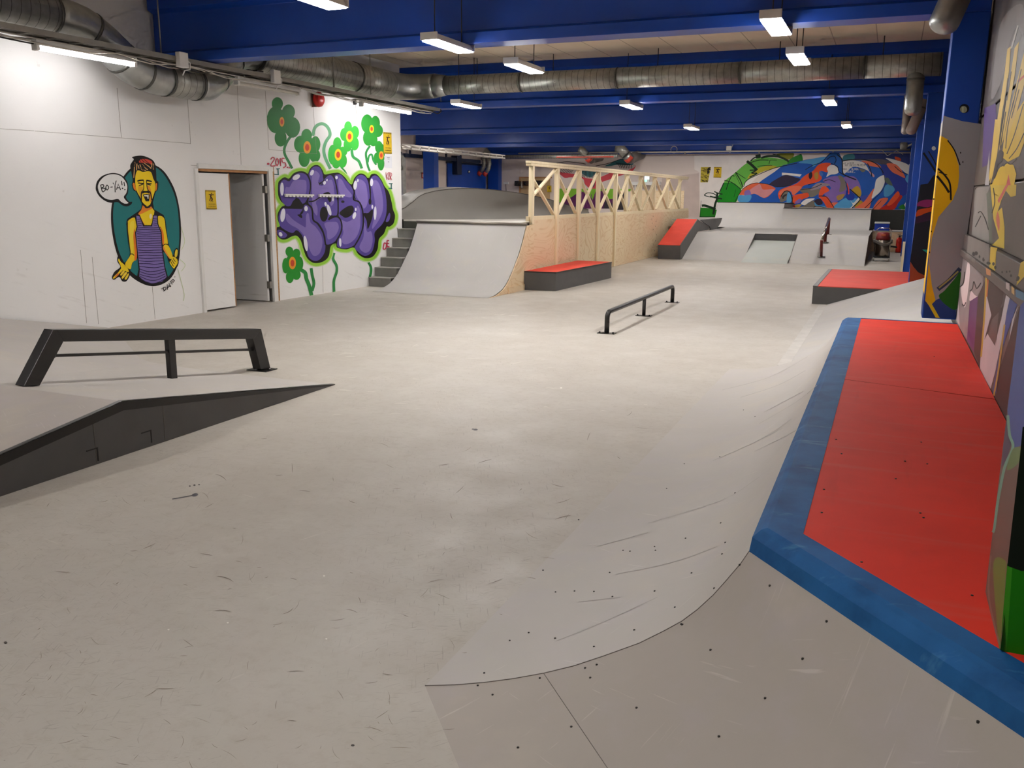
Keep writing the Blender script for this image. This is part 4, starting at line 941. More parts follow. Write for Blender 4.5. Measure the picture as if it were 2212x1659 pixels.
for st in ([(1010, 220), (1020, 330)], [(1060, 260), (1050, 420)], [(1000, 340), (985, 600)], [(1130, 280), (1180, 400), (1280, 420)], [(1180, 270), (1280, 380), (1320, 400)], [(1230, 240), (1350, 330), (1400, 380)], [(1420, 250), (1410, 350)], [(1460, 260), (1450, 400)], [(1090, 300), (1110, 380)]):
    p.line((220, 170, 110), st, 20)
for st in ([(1060, 170), (1130, 330), (1240, 440)], [(1110, 150), (1220, 320), (1380, 390)], [(1150, 140), (1300, 280), (1400, 320)], [(1010, 230), (1040, 420)], [(1200, 130), (1400, 300)], [(1430, 200), (1470, 420)]): p.line(K_, st, 13)
for st, w in (([(1070, 680), (1130, 660), (1220, 655)], 34), ([(1285, 660), (1350, 670), (1415, 690)], 34), ([(1080, 720), (1215, 735)], 26), ([(1105, 790), (1210, 745)], 22), ([(1290, 735), (1410, 740)], 26), ([(1300, 745), (1390, 775)], 22), ([(1218, 660), (1222, 850), (1190, 900)], 18), ([(1285, 660), (1310, 860), (1345, 900)], 18), ([(1210, 905), (1265, 925), (1330, 905)], 16),
              ([(1165, 1150), (1175, 930), (1270, 945), (1370, 930), (1415, 1130)], 26), ([(1185, 960), (1270, 930), (1360, 960)], 40)): p.line(K_, st, w)
p.poly(K_, [(1200, 1000), (1290, 985), (1370, 995), (1350, 1160), (1270, 1160)], False)
p.poly((232, 228, 220), [(1225, 1015), (1340, 1010), (1335, 1100), (1315, 1100), (1305, 1045), (1240, 1040)], False)
# torso and arms
p.at(220, 470, 9.76)
p.poly(K_, [(640, -20), (720, -60), (1180, -60), (1320, -10), (1360, 200), (1410, 560), (1500, 790), (1530, 690), (1580, 640), (1610, 690), (1600, 820), (1620, 960), (1560, 1080), (1500, 1080), (1410, 930), (1280, 720), (740, 860), (600, 1110), (590, 1220), (520, 1340), (430, 1340), (370, 1250), (260, 1310), (215, 1260), (270, 1140), (390, 1040), (330, 930), (330, 830), (370, 820), (480, 950), (590, 770), (550, 500), (520, 150), (540, 40)])
p.at(200, 330, 11.06)
p.poly(ORG, [(1205, 1270), (1400, 1290), (1478, 1390), (1450, 1600), (1390, 1730), (1240, 1730), (1090, 1450), (1160, 1380)], False)
p.poly(YEL, [(1210, 1440), (1430, 1330), (1478, 1392), (1450, 1600), (1390, 1730), (1250, 1730), (1120, 1480)], False)
p.poly(K_, [(1190, 1210), (1260, 1320), (1300, 1330), (1370, 1310), (1430, 1200), (1300, 1290)], False); p.ell((232, 216, 170), 1390, 1520, 34, 60)
p.at(220, 470, 9.76)
p.poly(YEL, [(560, 60), (690, 0), (740, 150), (715, 300), (740, 800), (640, 960), (600, 1090), (490, 985), (600, 790), (590, 600), (555, 300), (550, 130)])
p.poly((228, 120, 34), [(690, 240), (720, 420), (740, 830), (690, 900), (690, 700), (665, 400)]); p.poly((240, 214, 60), [(600, 120), (680, 90), (660, 400), (650, 740), (620, 740), (590, 400)])
p.poly(YEL, [(360, 865), (400, 930), (470, 990), (550, 1080), (565, 1150), (500, 1130), (420, 1090), (390, 1000), (345, 910)])
p.poly(YEL, [(420, 1060), (340, 1160), (240, 1260), (255, 1290), (330, 1230), (370, 1180), (450, 1100)]); p.poly((226, 120, 50), [(330, 1175), (270, 1255), (300, 1250), (360, 1200)])
for c in ([(390, 1190), (460, 1110), (480, 1150), (410, 1225)], [(420, 1250), (500, 1150), (530, 1180), (440, 1290)], [(480, 1290), (550, 1180), (570, 1200), (520, 1300)]): p.poly((240, 206, 60), c)
p.poly(YEL, [(1190, -30), (1310, 10), (1345, 230), (1390, 560), (1290, 580), (1250, 300), (1190, 130)]); p.poly((228, 120, 34), [(1230, 180), (1300, 330), (1310, 560), (1285, 560), (1255, 320)])
p.poly(YEL, [(1300, 600), (1400, 590), (1490, 800), (1440, 870), (1310, 690)]); p.poly((232, 150, 60), [(1300, 600), (1350, 700), (1440, 860), (1420, 860), (1300, 680)])
p.poly((244, 214, 60), [(1575, 670), (1600, 700), (1590, 800), (1560, 840), (1535, 800), (1550, 700)]); p.poly(YEL, [(1500, 825), (1580, 870), (1600, 950), (1550, 1040), (1510, 1070), (1430, 950), (1460, 900)])
for st in ([(1500, 860), (1550, 930)], [(1475, 890), (1530, 980)], [(1450, 920), (1510, 1030)]): p.line(K_, st, 14)
for st in ([(600, 770), (650, 770), (680, 800)], [(1290, 590), (1340, 560), (1400, 575)]): p.line(K_, st, 16)
p.poly(K_, [(690, -40), (800, -60), (880, 160), (1050, 160), (1080, -60), (1180, -60), (1190, 130), (1260, 300), (1290, 700), (1340, 1050), (1400, 1270), (1300, 1390), (1080, 1440), (860, 1360), (740, 1260), (775, 1090), (745, 800), (700, 320), (735, 200)], False)
p.poly(PUR, [(725, -40), (790, -30), (870, 185), (1060, 185), (1095, -40), (1160, -40), (1165, 130), (1240, 310), (1265, 700), (1320, 1060), (1365, 1250), (1270, 1350), (1080, 1395), (880, 1330), (790, 1240), (800, 1090), (765, 800), (720, 330), (755, 200)], False)
yy = 215
ys = [30, 75, 125, 165, 215, 255, 305, 345, 395, 440, 495, 540, 585, 630, 690, 740, 800, 855, 915, 965, 1025, 1090, 1140, 1190, 1240, 1290]
for i, y in enumerate(ys):
    if y < 200:
        p.line((40, 30, 70), [(745+y*.06, y+10), (835+y*.1, y-5)], 12); p.line((40, 30, 70), [(1085, y-10), (1160, y)], 12); continue
    x0, x1 = 730+(y-200)*.075, 1235+(y-200)*.105; sag = max(0, (y-900)*.22); wv_ = 8*math.sin(i*1.7)
    p.line((40, 30, 70), [(x0, y+wv_), (x0*.66+x1*.34, y-wv_+sag), (x0*.34+x1*.66, y+wv_*.5+sag), (x1, y-6)], 13)
for st in ([(1290, 1480), (1320, 1550)], [(1290, 1475), (1350, 1465), (1345, 1520), (1300, 1555)], [(1385, 1520), (1375, 1410), (1455, 1460)], [(1385, 1480), (1430, 1445)], [(1455, 1455), (1410, 1380), (1490, 1405), (1440, 1335)], [(1500, 1300), (1470, 1330), (1500, 1370), (1530, 1330), (1500, 1300)]): p.line(K_, st, 18, sm=False)
p.ell(K_, 1268, 1500, 9, 9); p.ell(K_, 1540, 1250, 9, 9)
p.at(0, 0, 1)
for st in ([(391, 490), (399, 520), (392, 540)], [(388, 560), (400, 572), (392, 586)], [(384, 580), (392, 610), (398, 636), (396, 650)]): p.line((206, 220, 170), st, 1.0)
p.done('wall_mural', 'mural of a shouting bearded man in a striped vest before a teal oval', 'mural')
# ---- purple bubble lettering with green flowers
p = PL()
GA, GB, GC = (36, 122, 50), (44, 150, 52), (58, 184, 62)
YC, OC, RC = (244, 210, 40), (238, 160, 50), (206, 72, 44)
def flower(petals, col, stem, c, sw, ring=None):
    for pts, w, cl in stem: p.line(cl, pts, w)
    for x, y, rx, ry in petals: p.ell(col, x+(c[0]-x)*.06, y+(c[1]-y)*.06, rx*1.12, ry*1.1)
    cx, cy, rx, ry = c
    p.ell(ring or OC, cx, cy, rx, ry); p.ell(RC, cx, cy, rx*.55, ry*.55)
p.at(570, 200, 7.373)
flower([(210, 160, 80, 95), (400, 300, 92, 110), (180, 430, 125, 195), (465, 560, 110, 150), (265, 740, 85, 125), (310, 460, 150, 170)], GA, [([(435, 690), (370, 780), (325, 900), (340, 1000), (400, 1110), (450, 1210)], 42, (56, 136, 76))], (287, 465, 39, 78), 0)
flower([(680, 670, 75, 95), (580, 820, 95, 125), (830, 820, 70, 118), (640, 1060, 80, 125), (820, 1010, 78, 100), (700, 870, 125, 150)], (46, 140, 58), [([(780, 690), (810, 565), (880, 505), (960, 505), (1030, 575), (1052, 680), (990, 780), (955, 900), (975, 1030), (1060, 1215)], 50, (104, 172, 124))], (690, 873, 60, 100), 0)
flower([(1455, 630, 60, 95), (1275, 665, 58, 95), (1340, 540, 55, 85), (1335, 840, 60, 100), (1450, 820, 62, 100), (1365, 700, 95, 110)], GC, [([(1400, 900), (1420, 1020), (1510, 1090), (1560, 1210)], 44, (60, 160, 84))], (1365, 700, 56, 90), 0, YC)
flower([(1170, 800, 60, 92), (1090, 990, 65, 145), (1262, 935, 65, 70), (1255, 1090, 65, 105), (1150, 1130, 60, 80), (1180, 980, 95, 110)], GC, [([(1230, 1190), (1290, 1250), (1325, 1320)], 24, (54, 150, 74))], (1183, 990, 56, 94), 0, YC)
flower([(1640, 490, 85, 135), (1780, 480, 65, 105), (1808, 610, 85, 95), (1660, 730, 75, 115), (1745, 770, 60, 90), (1720, 600, 95, 120)], GB, [([(1690, 850), (1630, 950), (1635, 1060), (1660, 1180), (1690, 1250)], 34, (46, 146, 72)), ([(1655, 1110), (1675, 1010), (1720, 990), (1745, 1080), (1790, 1150)], 30, (52, 152, 78))], (1717, 580, 36, 64), 0, YC)
flower([(1830, 860, 55, 90), (1800, 1040, 48, 80), (1865, 1140, 48, 100), (1885, 900, 30, 80), (1860, 1000, 58, 120)], GB, [], (1870, 1000, 38, 66), 0)
p.at(590, 520, 9.217)
flower([(320, 200, 70, 90), (470, 240, 70, 85), (240, 500, 60, 140), (520, 460, 80, 140), (330, 740, 70, 110), (470, 690, 75, 95), (390, 460, 130, 180)], (40, 146, 44),
       [([(555, 580), (640, 640), (665, 760), (720, 900), (765, 1090)], 74, (48, 136, 66)), ([(757, 545), (782, 700), (812, 850), (775, 1000)], 58, (48, 136, 66))], (385, 445, 70, 125), 0)
p.line((54, 140, 74), [(1215, 240), (1195, 360), (1260, 490), (1265, 620), (1210, 800), (1215, 1020)], 52); p.line((48, 136, 66), [(1900, 435), (1945, 520), (1950, 620), (1920, 745)], 48)
p.at(570, 330, 6.637)
O_ = [(205, 440), (240, 385), (300, 350), (360, 370), (420, 300), (500, 265), (580, 270), (630, 300), (660, 230), (720, 180), (790, 185), (840, 250), (870, 310), (940, 300), (1000, 290), (1080, 290), (1160, 350), (1220, 430), (1265, 450), (1300, 360), (1370, 300), (1440, 310), (1500, 370), (1540, 310), (1610, 305), (1680, 380), (1730, 480), (1790, 560), (1830, 700), (1850, 810), (1880, 900), (1860, 1010), (1800, 1060), (1760, 1060), (1720, 1160), (1650, 1240), (1630, 1380), (1560, 1490), (1450, 1510), (1350, 1450), (1290, 1360), (1180, 1385), (1050, 1360), (1035, 1300), (960, 1340), (930, 1480), (850, 1560), (720, 1580), (620, 1510), (570, 1390), (530, 1260), (470, 1190), (400, 1200), (320, 1240), (240, 1235), (180, 1160), (175, 1080), (230, 1050), (200, 960), (200, 870), (250, 780), (300, 750), (240, 690), (205, 600)]
p.line((196, 222, 160), O_, 108, closed=True); p.line((150, 206, 66), O_, 82, closed=True); p.poly(K_, O_)
PD, PLT = (88, 72, 150), (128, 110, 178)
for a in ([(225, 470), (285, 385), (365, 408), (430, 325), (520, 288), (610, 320), (655, 430), (650, 580), (600, 700), (560, 735), (490, 650), (420, 690), (380, 760), (310, 755), (245, 660)],
          [(215, 900), (260, 800), (350, 770), (430, 700), (480, 690), (540, 770), (545, 860), (500, 910), (560, 800), (590, 745), (650, 770), (690, 850), (695, 960), (760, 1020), (840, 1150), (880, 1300), (870, 1430), (800, 1530), (720, 1550), (640, 1490), (600, 1350), (550, 1190), (470, 1110), (400, 1150), (250, 1070), (215, 980)],
          [(195, 1110), (250, 1110), (330, 1170), (310, 1215), (240, 1220), (200, 1170)],
          [(640, 320), (680, 230), (740, 195), (810, 220), (845, 320), (860, 380), (920, 330), (975, 330), (1020, 420), (1045, 580), (1050, 880), (960, 900), (920, 965), (1030, 925), (1085, 960), (1110, 1060), (1090, 1160), (1020, 1270), (900, 1315), (880, 1200), (820, 1070), (710, 950), (700, 850), (640, 720), (660, 560), (665, 430)],
          [(1010, 340), (1060, 310), (1110, 320), (1170, 390), (1250, 480), (1290, 570), (1300, 660), (1350, 680), (1400, 760), (1420, 900), (1410, 1060), (1370, 1200), (1300, 1320), (1180, 1370), (1060, 1350), (1060, 1250), (1110, 1150), (1120, 1040), (1080, 930), (1070, 870), (1065, 640), (1040, 480)],
          [(1290, 460), (1320, 360), (1390, 315), (1460, 350), (1500, 440), (1520, 620), (1530, 640), (1525, 440), (1530, 370), (1590, 325), (1660, 370), (1730, 520), (1760, 720), (1750, 900), (1700, 1020), (1590, 1140), (1590, 1260), (1550, 1420), (1450, 1480), (1350, 1420), (1300, 1340), (1380, 1200), (1420, 1050), (1425, 880), (1380, 730), (1310, 650), (1300, 560)],
          [(1760, 940), (1800, 860), (1812, 910), (1790, 980), (1750, 990)]): p.poly(PD, a)
for a in ([(320, 490), (370, 490), (430, 400), (580, 390), (610, 440), (605, 560), (560, 620), (330, 610), (300, 560)], [(330, 870), (420, 960), (560, 1050), (600, 1060), (605, 900), (640, 870), (670, 1000), (740, 1060), (820, 1180), (840, 1300), (800, 1440), (720, 1480), (660, 1400), (600, 1230), (500, 1100), (380, 1030), (320, 960)],
          [(690, 330), (740, 260), (800, 320), (780, 420), (830, 480), (920, 400), (980, 400), (1010, 560), (1010, 700), (960, 760), (930, 640), (850, 640), (750, 700), (770, 800), (760, 900), (700, 800), (690, 560)], [(870, 1010), (1000, 990), (1060, 1010), (1070, 1100), (1010, 1200), (920, 1240), (900, 1120)],
          [(1070, 380), (1120, 390), (1180, 500), (1260, 600), (1240, 640), (1150, 620), (1080, 560)], [(1090, 960), (1200, 990), (1320, 900), (1340, 760), (1380, 830), (1380, 1050), (1330, 1200), (1240, 1290), (1150, 1310), (1110, 1240), (1140, 1130)],
          [(1310, 520), (1350, 390), (1420, 400), (1470, 480), (1490, 700), (1440, 800), (1400, 740), (1330, 630)], [(1550, 440), (1620, 400), (1680, 520), (1710, 720), (1690, 880), (1600, 1040), (1550, 1080), (1590, 880), (1590, 700)], [(1440, 1000), (1480, 1130), (1540, 1130), (1560, 1260), (1520, 1400), (1440, 1430), (1370, 1350), (1430, 1200)]): p.poly(PLT, a)
p.ell(K_, 860, 880, 58, 108); p.poly(K_, [(850, 590), (920, 562), (960, 600), (965, 690), (935, 700), (900, 630)]); p.poly(K_, [(1085, 860), (1180, 780), (1260, 757), (1292, 810), (1260, 890), (1180, 932), (1130, 912)]); p.ell(K_, 1132, 702, 24, 18)
p.poly(K_, [(1430, 880), (1500, 860), (1540, 820), (1565, 830), (1550, 950), (1490, 1092), (1475, 980)]); p.ell(K_, 1522, 700, 20, 45); p.poly(K_, [(480, 890), (540, 890), (545, 940)]); p.poly(K_, [(780, 420), (800, 440), (800, 470)])
for a, w in (([(625, 300), (667, 420), (660, 560), (620, 690), (560, 750)], 18), ([(645, 700), (720, 690), (800, 640), (870, 600)], 18), ([(560, 740), (620, 735), (690, 800), (708, 960), (780, 1020), (850, 1140), (885, 1320)], 22), ([(1000, 320), (1040, 480), (1062, 640), (1066, 880)], 18), ([(930, 962), (1000, 912), (1080, 932), (1118, 1040), (1100, 1150), (1030, 1280)], 20),
             ([(1265, 460), (1296, 560), (1288, 670), (1370, 710), (1418, 850), (1422, 1050), (1372, 1210), (1290, 1350)], 20), ([(1495, 360), (1526, 530), (1524, 700)], 18), ([(472, 650), (480, 700), (550, 760), (557, 850), (500, 905)], 16), ([(462, 640), (457, 780)], 12), ([(1420, 880), (1460, 870), (1500, 900)], 16), ([(850, 330), (860, 400), (800, 440), (850, 450)], 14)): p.line(K_, a, w)
for x, y, rx, ry, r in ((260, 520, 26, 95, 0), (465, 350, 58, 34, -.5), (272, 895, 34, 98, .12), (605, 800, 25, 38, 0), (690, 285, 25, 44, .4), (870, 430, 20, 28, .3), (905, 392, 11, 18, .2), (1042, 355, 19, 24, 0), (1310, 465, 26, 66, .1), (1347, 397, 13, 24, .1), (1545, 425, 22, 56, .05), (885, 735, 16, 30, -.1), (935, 820, 25, 82, -.3), (990, 655, 13, 42, 0), (1318, 812, 11, 25, 0), (1297, 900, 24, 52, .3), (1555, 775, 13, 30, 0), (1595, 865, 20, 98, .03), (600, 1300, 26, 112, -.15), (1095, 1285, 17, 62, -.05), (240, 1168, 24, 33, -.5)): p.ell((226, 224, 236), x, y, rx, ry, r)
p.at(570, 200, 7.373); RT = (190, 54, 76); TT = (36, 104, 100)
for a in ([(110, 1065), (140, 1030), (168, 1060), (110, 1160), (185, 1165)], [(205, 1050), (190, 1110), (210, 1165), (235, 1120), (225, 1060), (205, 1050)], [(262, 1045), (268, 1170)], [(330, 1050), (290, 1050), (300, 1110), (340, 1120), (352, 1170), (310, 1198)]): p.line(RT, a, 15)
for x, y, r in ((70, 1135, 16), (375, 1190, 10), (405, 1198, 10)): p.ell(RT, x, y, r*1.3, r)
for a in ([(200, 1215), (255, 1212)], [(228, 1215), (232, 1310)], [(150, 1300), (240, 1308)], [(1990, 1450), (2050, 1450)], [(2030, 1455), (2030, 1535)], [(1985, 1525), (2045, 1530)]): p.line(TT, a, 14)
for a in ([(1945, 1270), (1955, 1390)], [(1985, 1265), (1950, 1330), (1990, 1390)], [(1985, 1285), (2005, 1272), (2000, 1310), (2012, 1360), (1985, 1380), (1985, 1285)], [(2018, 1395), (2015, 1282), (2036, 1295), (2030, 1332), (2015, 1337), (2040, 1395)]): p.line(RT, a, 6.5, sm=len(a) > 3)
p.at(570, 330, 6.637)
for a in ([(1725, 1290), (1712, 1375), (1745, 1372), (1758, 1310), (1725, 1290)], [(1795, 1262), (1768, 1262), (1770, 1345), (1800, 1342)], [(1769, 1300), (1795, 1300)]): p.line(RT, a, 16)
p.done('wall_mural', 'purple bubble letter graffiti with lime outline among painted green flowers', 'mural')
# ---- horse on the far wall
p = Paint((0, YF, 0), (0, -1, 0)).at(0, 0, 1)
p.poly((236, 228, 222), [(1511, 372), (1513, 470), (1560, 470), (1600, 420), (1680, 334), (1500, 334), (1500, 366)], False)
p.poly((206, 188, 180), [(1430, 384), (1510, 374), (1511, 470), (1430, 470)], False)
p.at(1500, 330, 10.05)
GD, GL, GY, KG = (24, 138, 28), (104, 182, 72), (186, 178, 44), (18, 44, 24)
p.poly(GD, [(500, 1080), (560, 860), (600, 760), (650, 640), (720, 630), (850, 655), (1015, 790), (960, 920), (880, 1080)])
p.poly(GL, [(640, 640), (800, 500), (900, 420), (1100, 250), (1300, 140), (1550, 100), (1850, 130), (2050, 190), (2080, 250), (1870, 310), (1600, 360), (1400, 420), (1180, 580), (1080, 680), (1020, 790), (850, 655)])
p.poly((140, 140, 44), [(1780, 50), (1900, 8), (2150, 8), (2120, 120), (1950, 150)]); p.poly((36, 128, 38), [(2030, 190), (2120, 110), (2230, 60), (2330, 40), (2330, 220), (2050, 250)])
p.poly(GY, [(1150, 560), (1250, 420), (1400, 330), (1620, 275), (1790, 300), (1700, 345), (1500, 405), (1300, 500)])
p.poly((34, 130, 28), [(110, 1400), (130, 1190), (300, 1200), (500, 1240), (450, 1400)], False)
for a, w in (([(1140, 180), (1250, 270), (1360, 380)], 58), ([(1220, 180), (1300, 110), (1420, 80)], 26), ([(1330, 85), (1440, 70)], 80), ([(1450, 110), (1600, 75), (1800, 80), (1950, 130), (2050, 190)], 44), ([(1220, 215), (1400, 160), (1610, 160)], 15), ([(1640, 160), (1620, 245)], 12), ([(1640, 160), (1790, 160)], 10), ([(1370, 300), (1480, 280), (1690, 275)], 10), ([(890, 420), (1000, 600), (1050, 750)], 22), ([(890, 420), (1110, 560)], 12), ([(880, 450), (1040, 780)], 9), ([(650, 600), (780, 630), (900, 705), (1010, 790)], 16),
             ([(690, 800), (760, 600), (820, 500), (870, 510)], 18), ([(540, 870), (600, 740), (640, 650)], 22), ([(430, 840), (520, 880), (610, 900)], 22), ([(210, 920), (290, 870), (420, 890), (480, 950), (340, 960), (215, 925)], 18), ([(340, 945), (480, 980), (600, 1000)], 30), ([(500, 860), (490, 1000), (450, 1120), (410, 1340)], 46), ([(1200, 380), (1340, 380), (1240, 440), (1360, 450), (1200, 530)], 26), ([(160, 1150), (240, 1150), (460, 1225)], 52), ([(110, 1390), (440, 1390)], 14), ([(125, 1390), (145, 1040)], 9), ([(900, 800), (860, 960)], 8), ([(1700, 30), (1860, 60)], 16)): p.line(KG, a, w)
p.at(1680, 330, 7.373)
BL2, NV, SAL, ORA, LBL, PRP, GRY, WHT = (30, 88, 178), (38, 52, 112), (236, 116, 84), (232, 84, 44), (84, 158, 208), (134, 104, 174), (122, 114, 102), (230, 224, 218)
p.poly(BL2, [(-600, 900), (-540, 760), (-440, 610), (-400, 560), (-240, 430), (-60, 310), (80, 200), (450, 110), (780, 60), (840, 2), (980, 2), (1030, 120), (1300, 120), (1560, 140), (2090, 180), (2085, 500), (2060, 760), (1960, 905), (1560, 905), (-100, 905), (-200, 860)], False)
p.poly(NV, [(1030, 118), (1060, 60), (1200, 15), (2110, 10), (2105, 180), (1700, 200), (1500, 130), (1250, 110)], False); p.poly((56, 118, 130), [(1040, 120), (1060, 40), (1200, 20), (1230, 80), (1180, 115)]); p.poly((86, 78, 92), [(1380, 115), (1650, 100), (1830, 160), (1700, 200), (1560, 150)]); p.poly((44, 58, 150), [(1650, 200), (1800, 230), (2060, 400), (2060, 640), (1900, 700), (1800, 560), (1700, 480)])
p.at(1500, 330, 10.05)
p.poly((224, 100, 64), [(975, 910), (1050, 790), (1180, 700), (1320, 655), (1450, 665), (1600, 690), (1755, 770), (1720, 830), (1600, 950), (1500, 980), (1420, 930), (1300, 890), (1150, 930), (1060, 915)]); p.poly((212, 140, 142), [(1200, 810), (1380, 690), (1430, 690), (1480, 790), (1560, 800), (1735, 790), (1680, 870), (1560, 960), (1470, 970), (1380, 920), (1300, 890), (1220, 895)])
p.poly(PRP, [(1100, 830), (1190, 810), (1230, 900), (1150, 935), (1085, 915)]); p.poly(LBL, [(965, 930), (1080, 925), (1235, 925), (1180, 1060), (960, 1060)]); p.poly(WHT, [(1900, 430), (2212, 455), (2330, 470), (2290, 520), (1990, 480), (1900, 490)], False); p.poly((46, 36, 62), [(1630, 680), (1800, 560), (1990, 480), (2212, 540), (2300, 570), (2230, 640), (2050, 720), (1880, 745), (1740, 725)])
p.line(K_, [(880, 1060), (960, 920), (1050, 790), (1180, 700), (1320, 655), (1450, 662), (1630, 690), (1800, 740), (2100, 710)], 12); p.line(K_, [(1070, 740), (1110, 630), (1200, 560), (1420, 460), (1700, 345), (1880, 300), (2230, 225)], 14)
p.at(1680, 330, 7.373)
p.poly(LBL, [(330, 160), (470, 112), (770, 62), (700, 130), (560, 225), (540, 180)]); p.poly((36, 92, 170), [(780, 90), (850, 10), (960, 10), (1010, 110), (1030, 300), (960, 230), (840, 160)]); p.poly(BL2, [(1030, 330), (1200, 370), (1320, 280), (1420, 320), (1560, 400), (1570, 560), (1480, 680), (1330, 660), (1300, 480)])
p.poly(PRP, [(720, 450), (800, 395), (930, 370), (1040, 400), (1085, 520), (1092, 650), (1000, 740), (900, 795), (820, 745), (740, 650), (850, 560)]); p.poly(PRP, [(1040, 395), (1200, 375), (1290, 460), (1330, 600), (1312, 690), (1200, 640), (1150, 580), (1080, 450)]); p.poly((128, 118, 110), [(960, 370), (1030, 380), (1080, 480), (1070, 590), (980, 620), (1000, 480)]); p.poly((70, 80, 170), [(1310, 700), (1460, 680), (1400, 770), (1310, 780)])
p.poly(ORA, [(5, 650), (60, 580), (250, 510), (340, 460), (390, 400), (470, 340), (560, 290), (650, 190), (760, 160), (845, 170), (820, 230), (790, 310), (690, 290), (700, 385), (690, 430), (620, 470), (420, 520), (370, 580), (300, 640), (240, 680), (210, 620), (120, 610), (60, 670), (30, 740)])
p.poly(SAL, [(20, 650), (80, 585), (250, 530), (380, 540), (330, 610), (250, 670), (200, 610), (120, 600), (50, 670)]); p.poly(GRY, [(350, 590), (480, 565), (690, 580), (690, 625), (560, 705), (480, 690), (400, 640)]); p.poly((150, 132, 140), [(640, 480), (820, 500), (790, 530), (520, 600)])
p.poly(ORA, [(235, 690), (420, 645), (480, 640), (495, 700), (400, 740), (330, 790), (240, 810)]); p.poly(PRP, [(265, 800), (330, 740), (375, 740), (350, 800)]); p.poly(ORA, [(690, 560), (760, 535), (820, 600), (740, 650), (710, 700), (790, 700), (850, 790), (905, 890), (800, 890), (740, 800), (690, 735), (650, 690)]); p.poly(SAL, [(850, 800), (980, 795), (920, 860)])
p.poly(WHT, [(785, 250), (830, 200), (900, 200), (960, 250), (970, 310), (920, 340), (840, 350), (775, 385), (800, 310)]); p.poly((40, 30, 50), [(500, 330), (540, 308), (552, 370), (520, 422), (495, 390)]); p.poly((186, 140, 60), [(585, 330), (640, 308), (645, 400), (610, 430), (585, 390)]); p.poly((70, 110, 180), [(670, 290), (720, 330), (700, 380), (665, 340)])
p.poly(GRY, [(50, 690), (110, 622), (180, 625), (165, 720), (100, 775), (35, 775)]); p.poly((50, 44, 44), [(70, 700), (120, 660), (150, 670), (110, 700), (85, 740)]); p.poly(LBL, [(160, 640), (212, 645), (222, 760), (160, 815), (140, 770)]); p.line(K_, [(50, 700), (110, 618), (180, 618), (222, 700), (222, 810), (120, 835)], 15)
p.poly((196, 50, 44), [(110, 850), (240, 820), (280, 890), (120, 905)]); p.poly((190, 150, 60), [(270, 840), (330, 820), (380, 830), (310, 885)]); p.poly(WHT, [(370, 810), (450, 740), (590, 730), (480, 800), (440, 835)]); p.poly(GRY, [(320, 880), (440, 830), (560, 760), (600, 800), (590, 900), (330, 900)]); p.poly((44, 34, 54), [(585, 760), (680, 735), (715, 810), (620, 835)]); p.poly(LBL, [(585, 785), (640, 835), (770, 850), (700, 872), (605, 850)]); p.poly((150, 142, 138), [(600, 860), (760, 865), (830, 900), (560, 900)])
p.poly(LBL, [(895, 855), (980, 780), (1080, 720), (1160, 720), (1280, 735), (1295, 770), (1180, 895), (920, 900)]); p.poly((34, 60, 160), [(1100, 590), (1210, 650), (1215, 740), (1130, 755), (1085, 700)]); p.poly(WHT, [(1155, 755), (1205, 800), (1285, 715), (1302, 742), (1250, 830), (1170, 900), (1125, 900), (1195, 835)]); p.poly((190, 150, 40), [(1180, 590), (1270, 530), (1330, 620), (1310, 700), (1220, 640)]); p.poly((190, 150, 40), [(1220, 860), (1310, 760), (1360, 800), (1290, 860)]); p.poly((176, 134, 70), [(940, 690), (1060, 655), (1030, 730), (960, 755)]); p.poly((226, 74, 72), [(1100, 480), (1135, 560), (1140, 650), (1120, 650)])
p.poly(SAL, [(1200, 905), (1300, 830), (1400, 750), (1530, 570), (1500, 740), (1430, 905)]); p.poly(SAL, [(1510, 905), (1620, 740), (1760, 728), (1650, 870), (1600, 905)]); p.poly((204, 48, 36), [(1620, 905), (1780, 790), (1880, 680), (1985, 690), (1920, 800), (1840, 905)]); p.poly(ORA, [(1740, 830), (1880, 640), (1925, 620), (1935, 690), (1820, 820)])
p.poly(WHT, [(1495, 725), (1540, 560), (1575, 420), (1695, 358), (1702, 480), (1640, 610), (1560, 685)]); p.poly(WHT, [(1040, 140), (1170, 120), (1330, 140), (1400, 190), (1455, 295), (1380, 260), (1200, 225), (1050, 335)]); p.poly(SAL, [(1330, 130), (1430, 130), (1560, 160), (1645, 235), (1460, 205), (1400, 165)]); p.poly((222, 160, 170), [(1450, 290), (1535, 350), (1530, 390), (1480, 345)]); p.poly((120, 120, 110), [(1300, 255), (1400, 275), (1350, 310)])
p.poly(LBL, [(1700, 540), (1790, 500), (1865, 590), (1780, 685), (1695, 690)]); p.poly(WHT, [(1720, 85), (1860, 110), (2088, 200), (2085, 345), (1960, 260), (1800, 140)]); p.poly(SAL, [(1740, 170), (1870, 180), (1960, 262), (2030, 400), (1900, 345), (1830, 310), (1760, 235)]); p.poly(ORA, [(1870, 60), (1955, 90), (1955, 130), (1880, 110)]); p.poly(LBL, [(2080, 345), (2080, 480), (2030, 420)]); p.poly((96, 110, 100), [(1700, 420), (1760, 400), (1830, 520), (1740, 490)]); p.poly((40, 120, 40), [(1920, 880), (2000, 820), (2030, 900)])
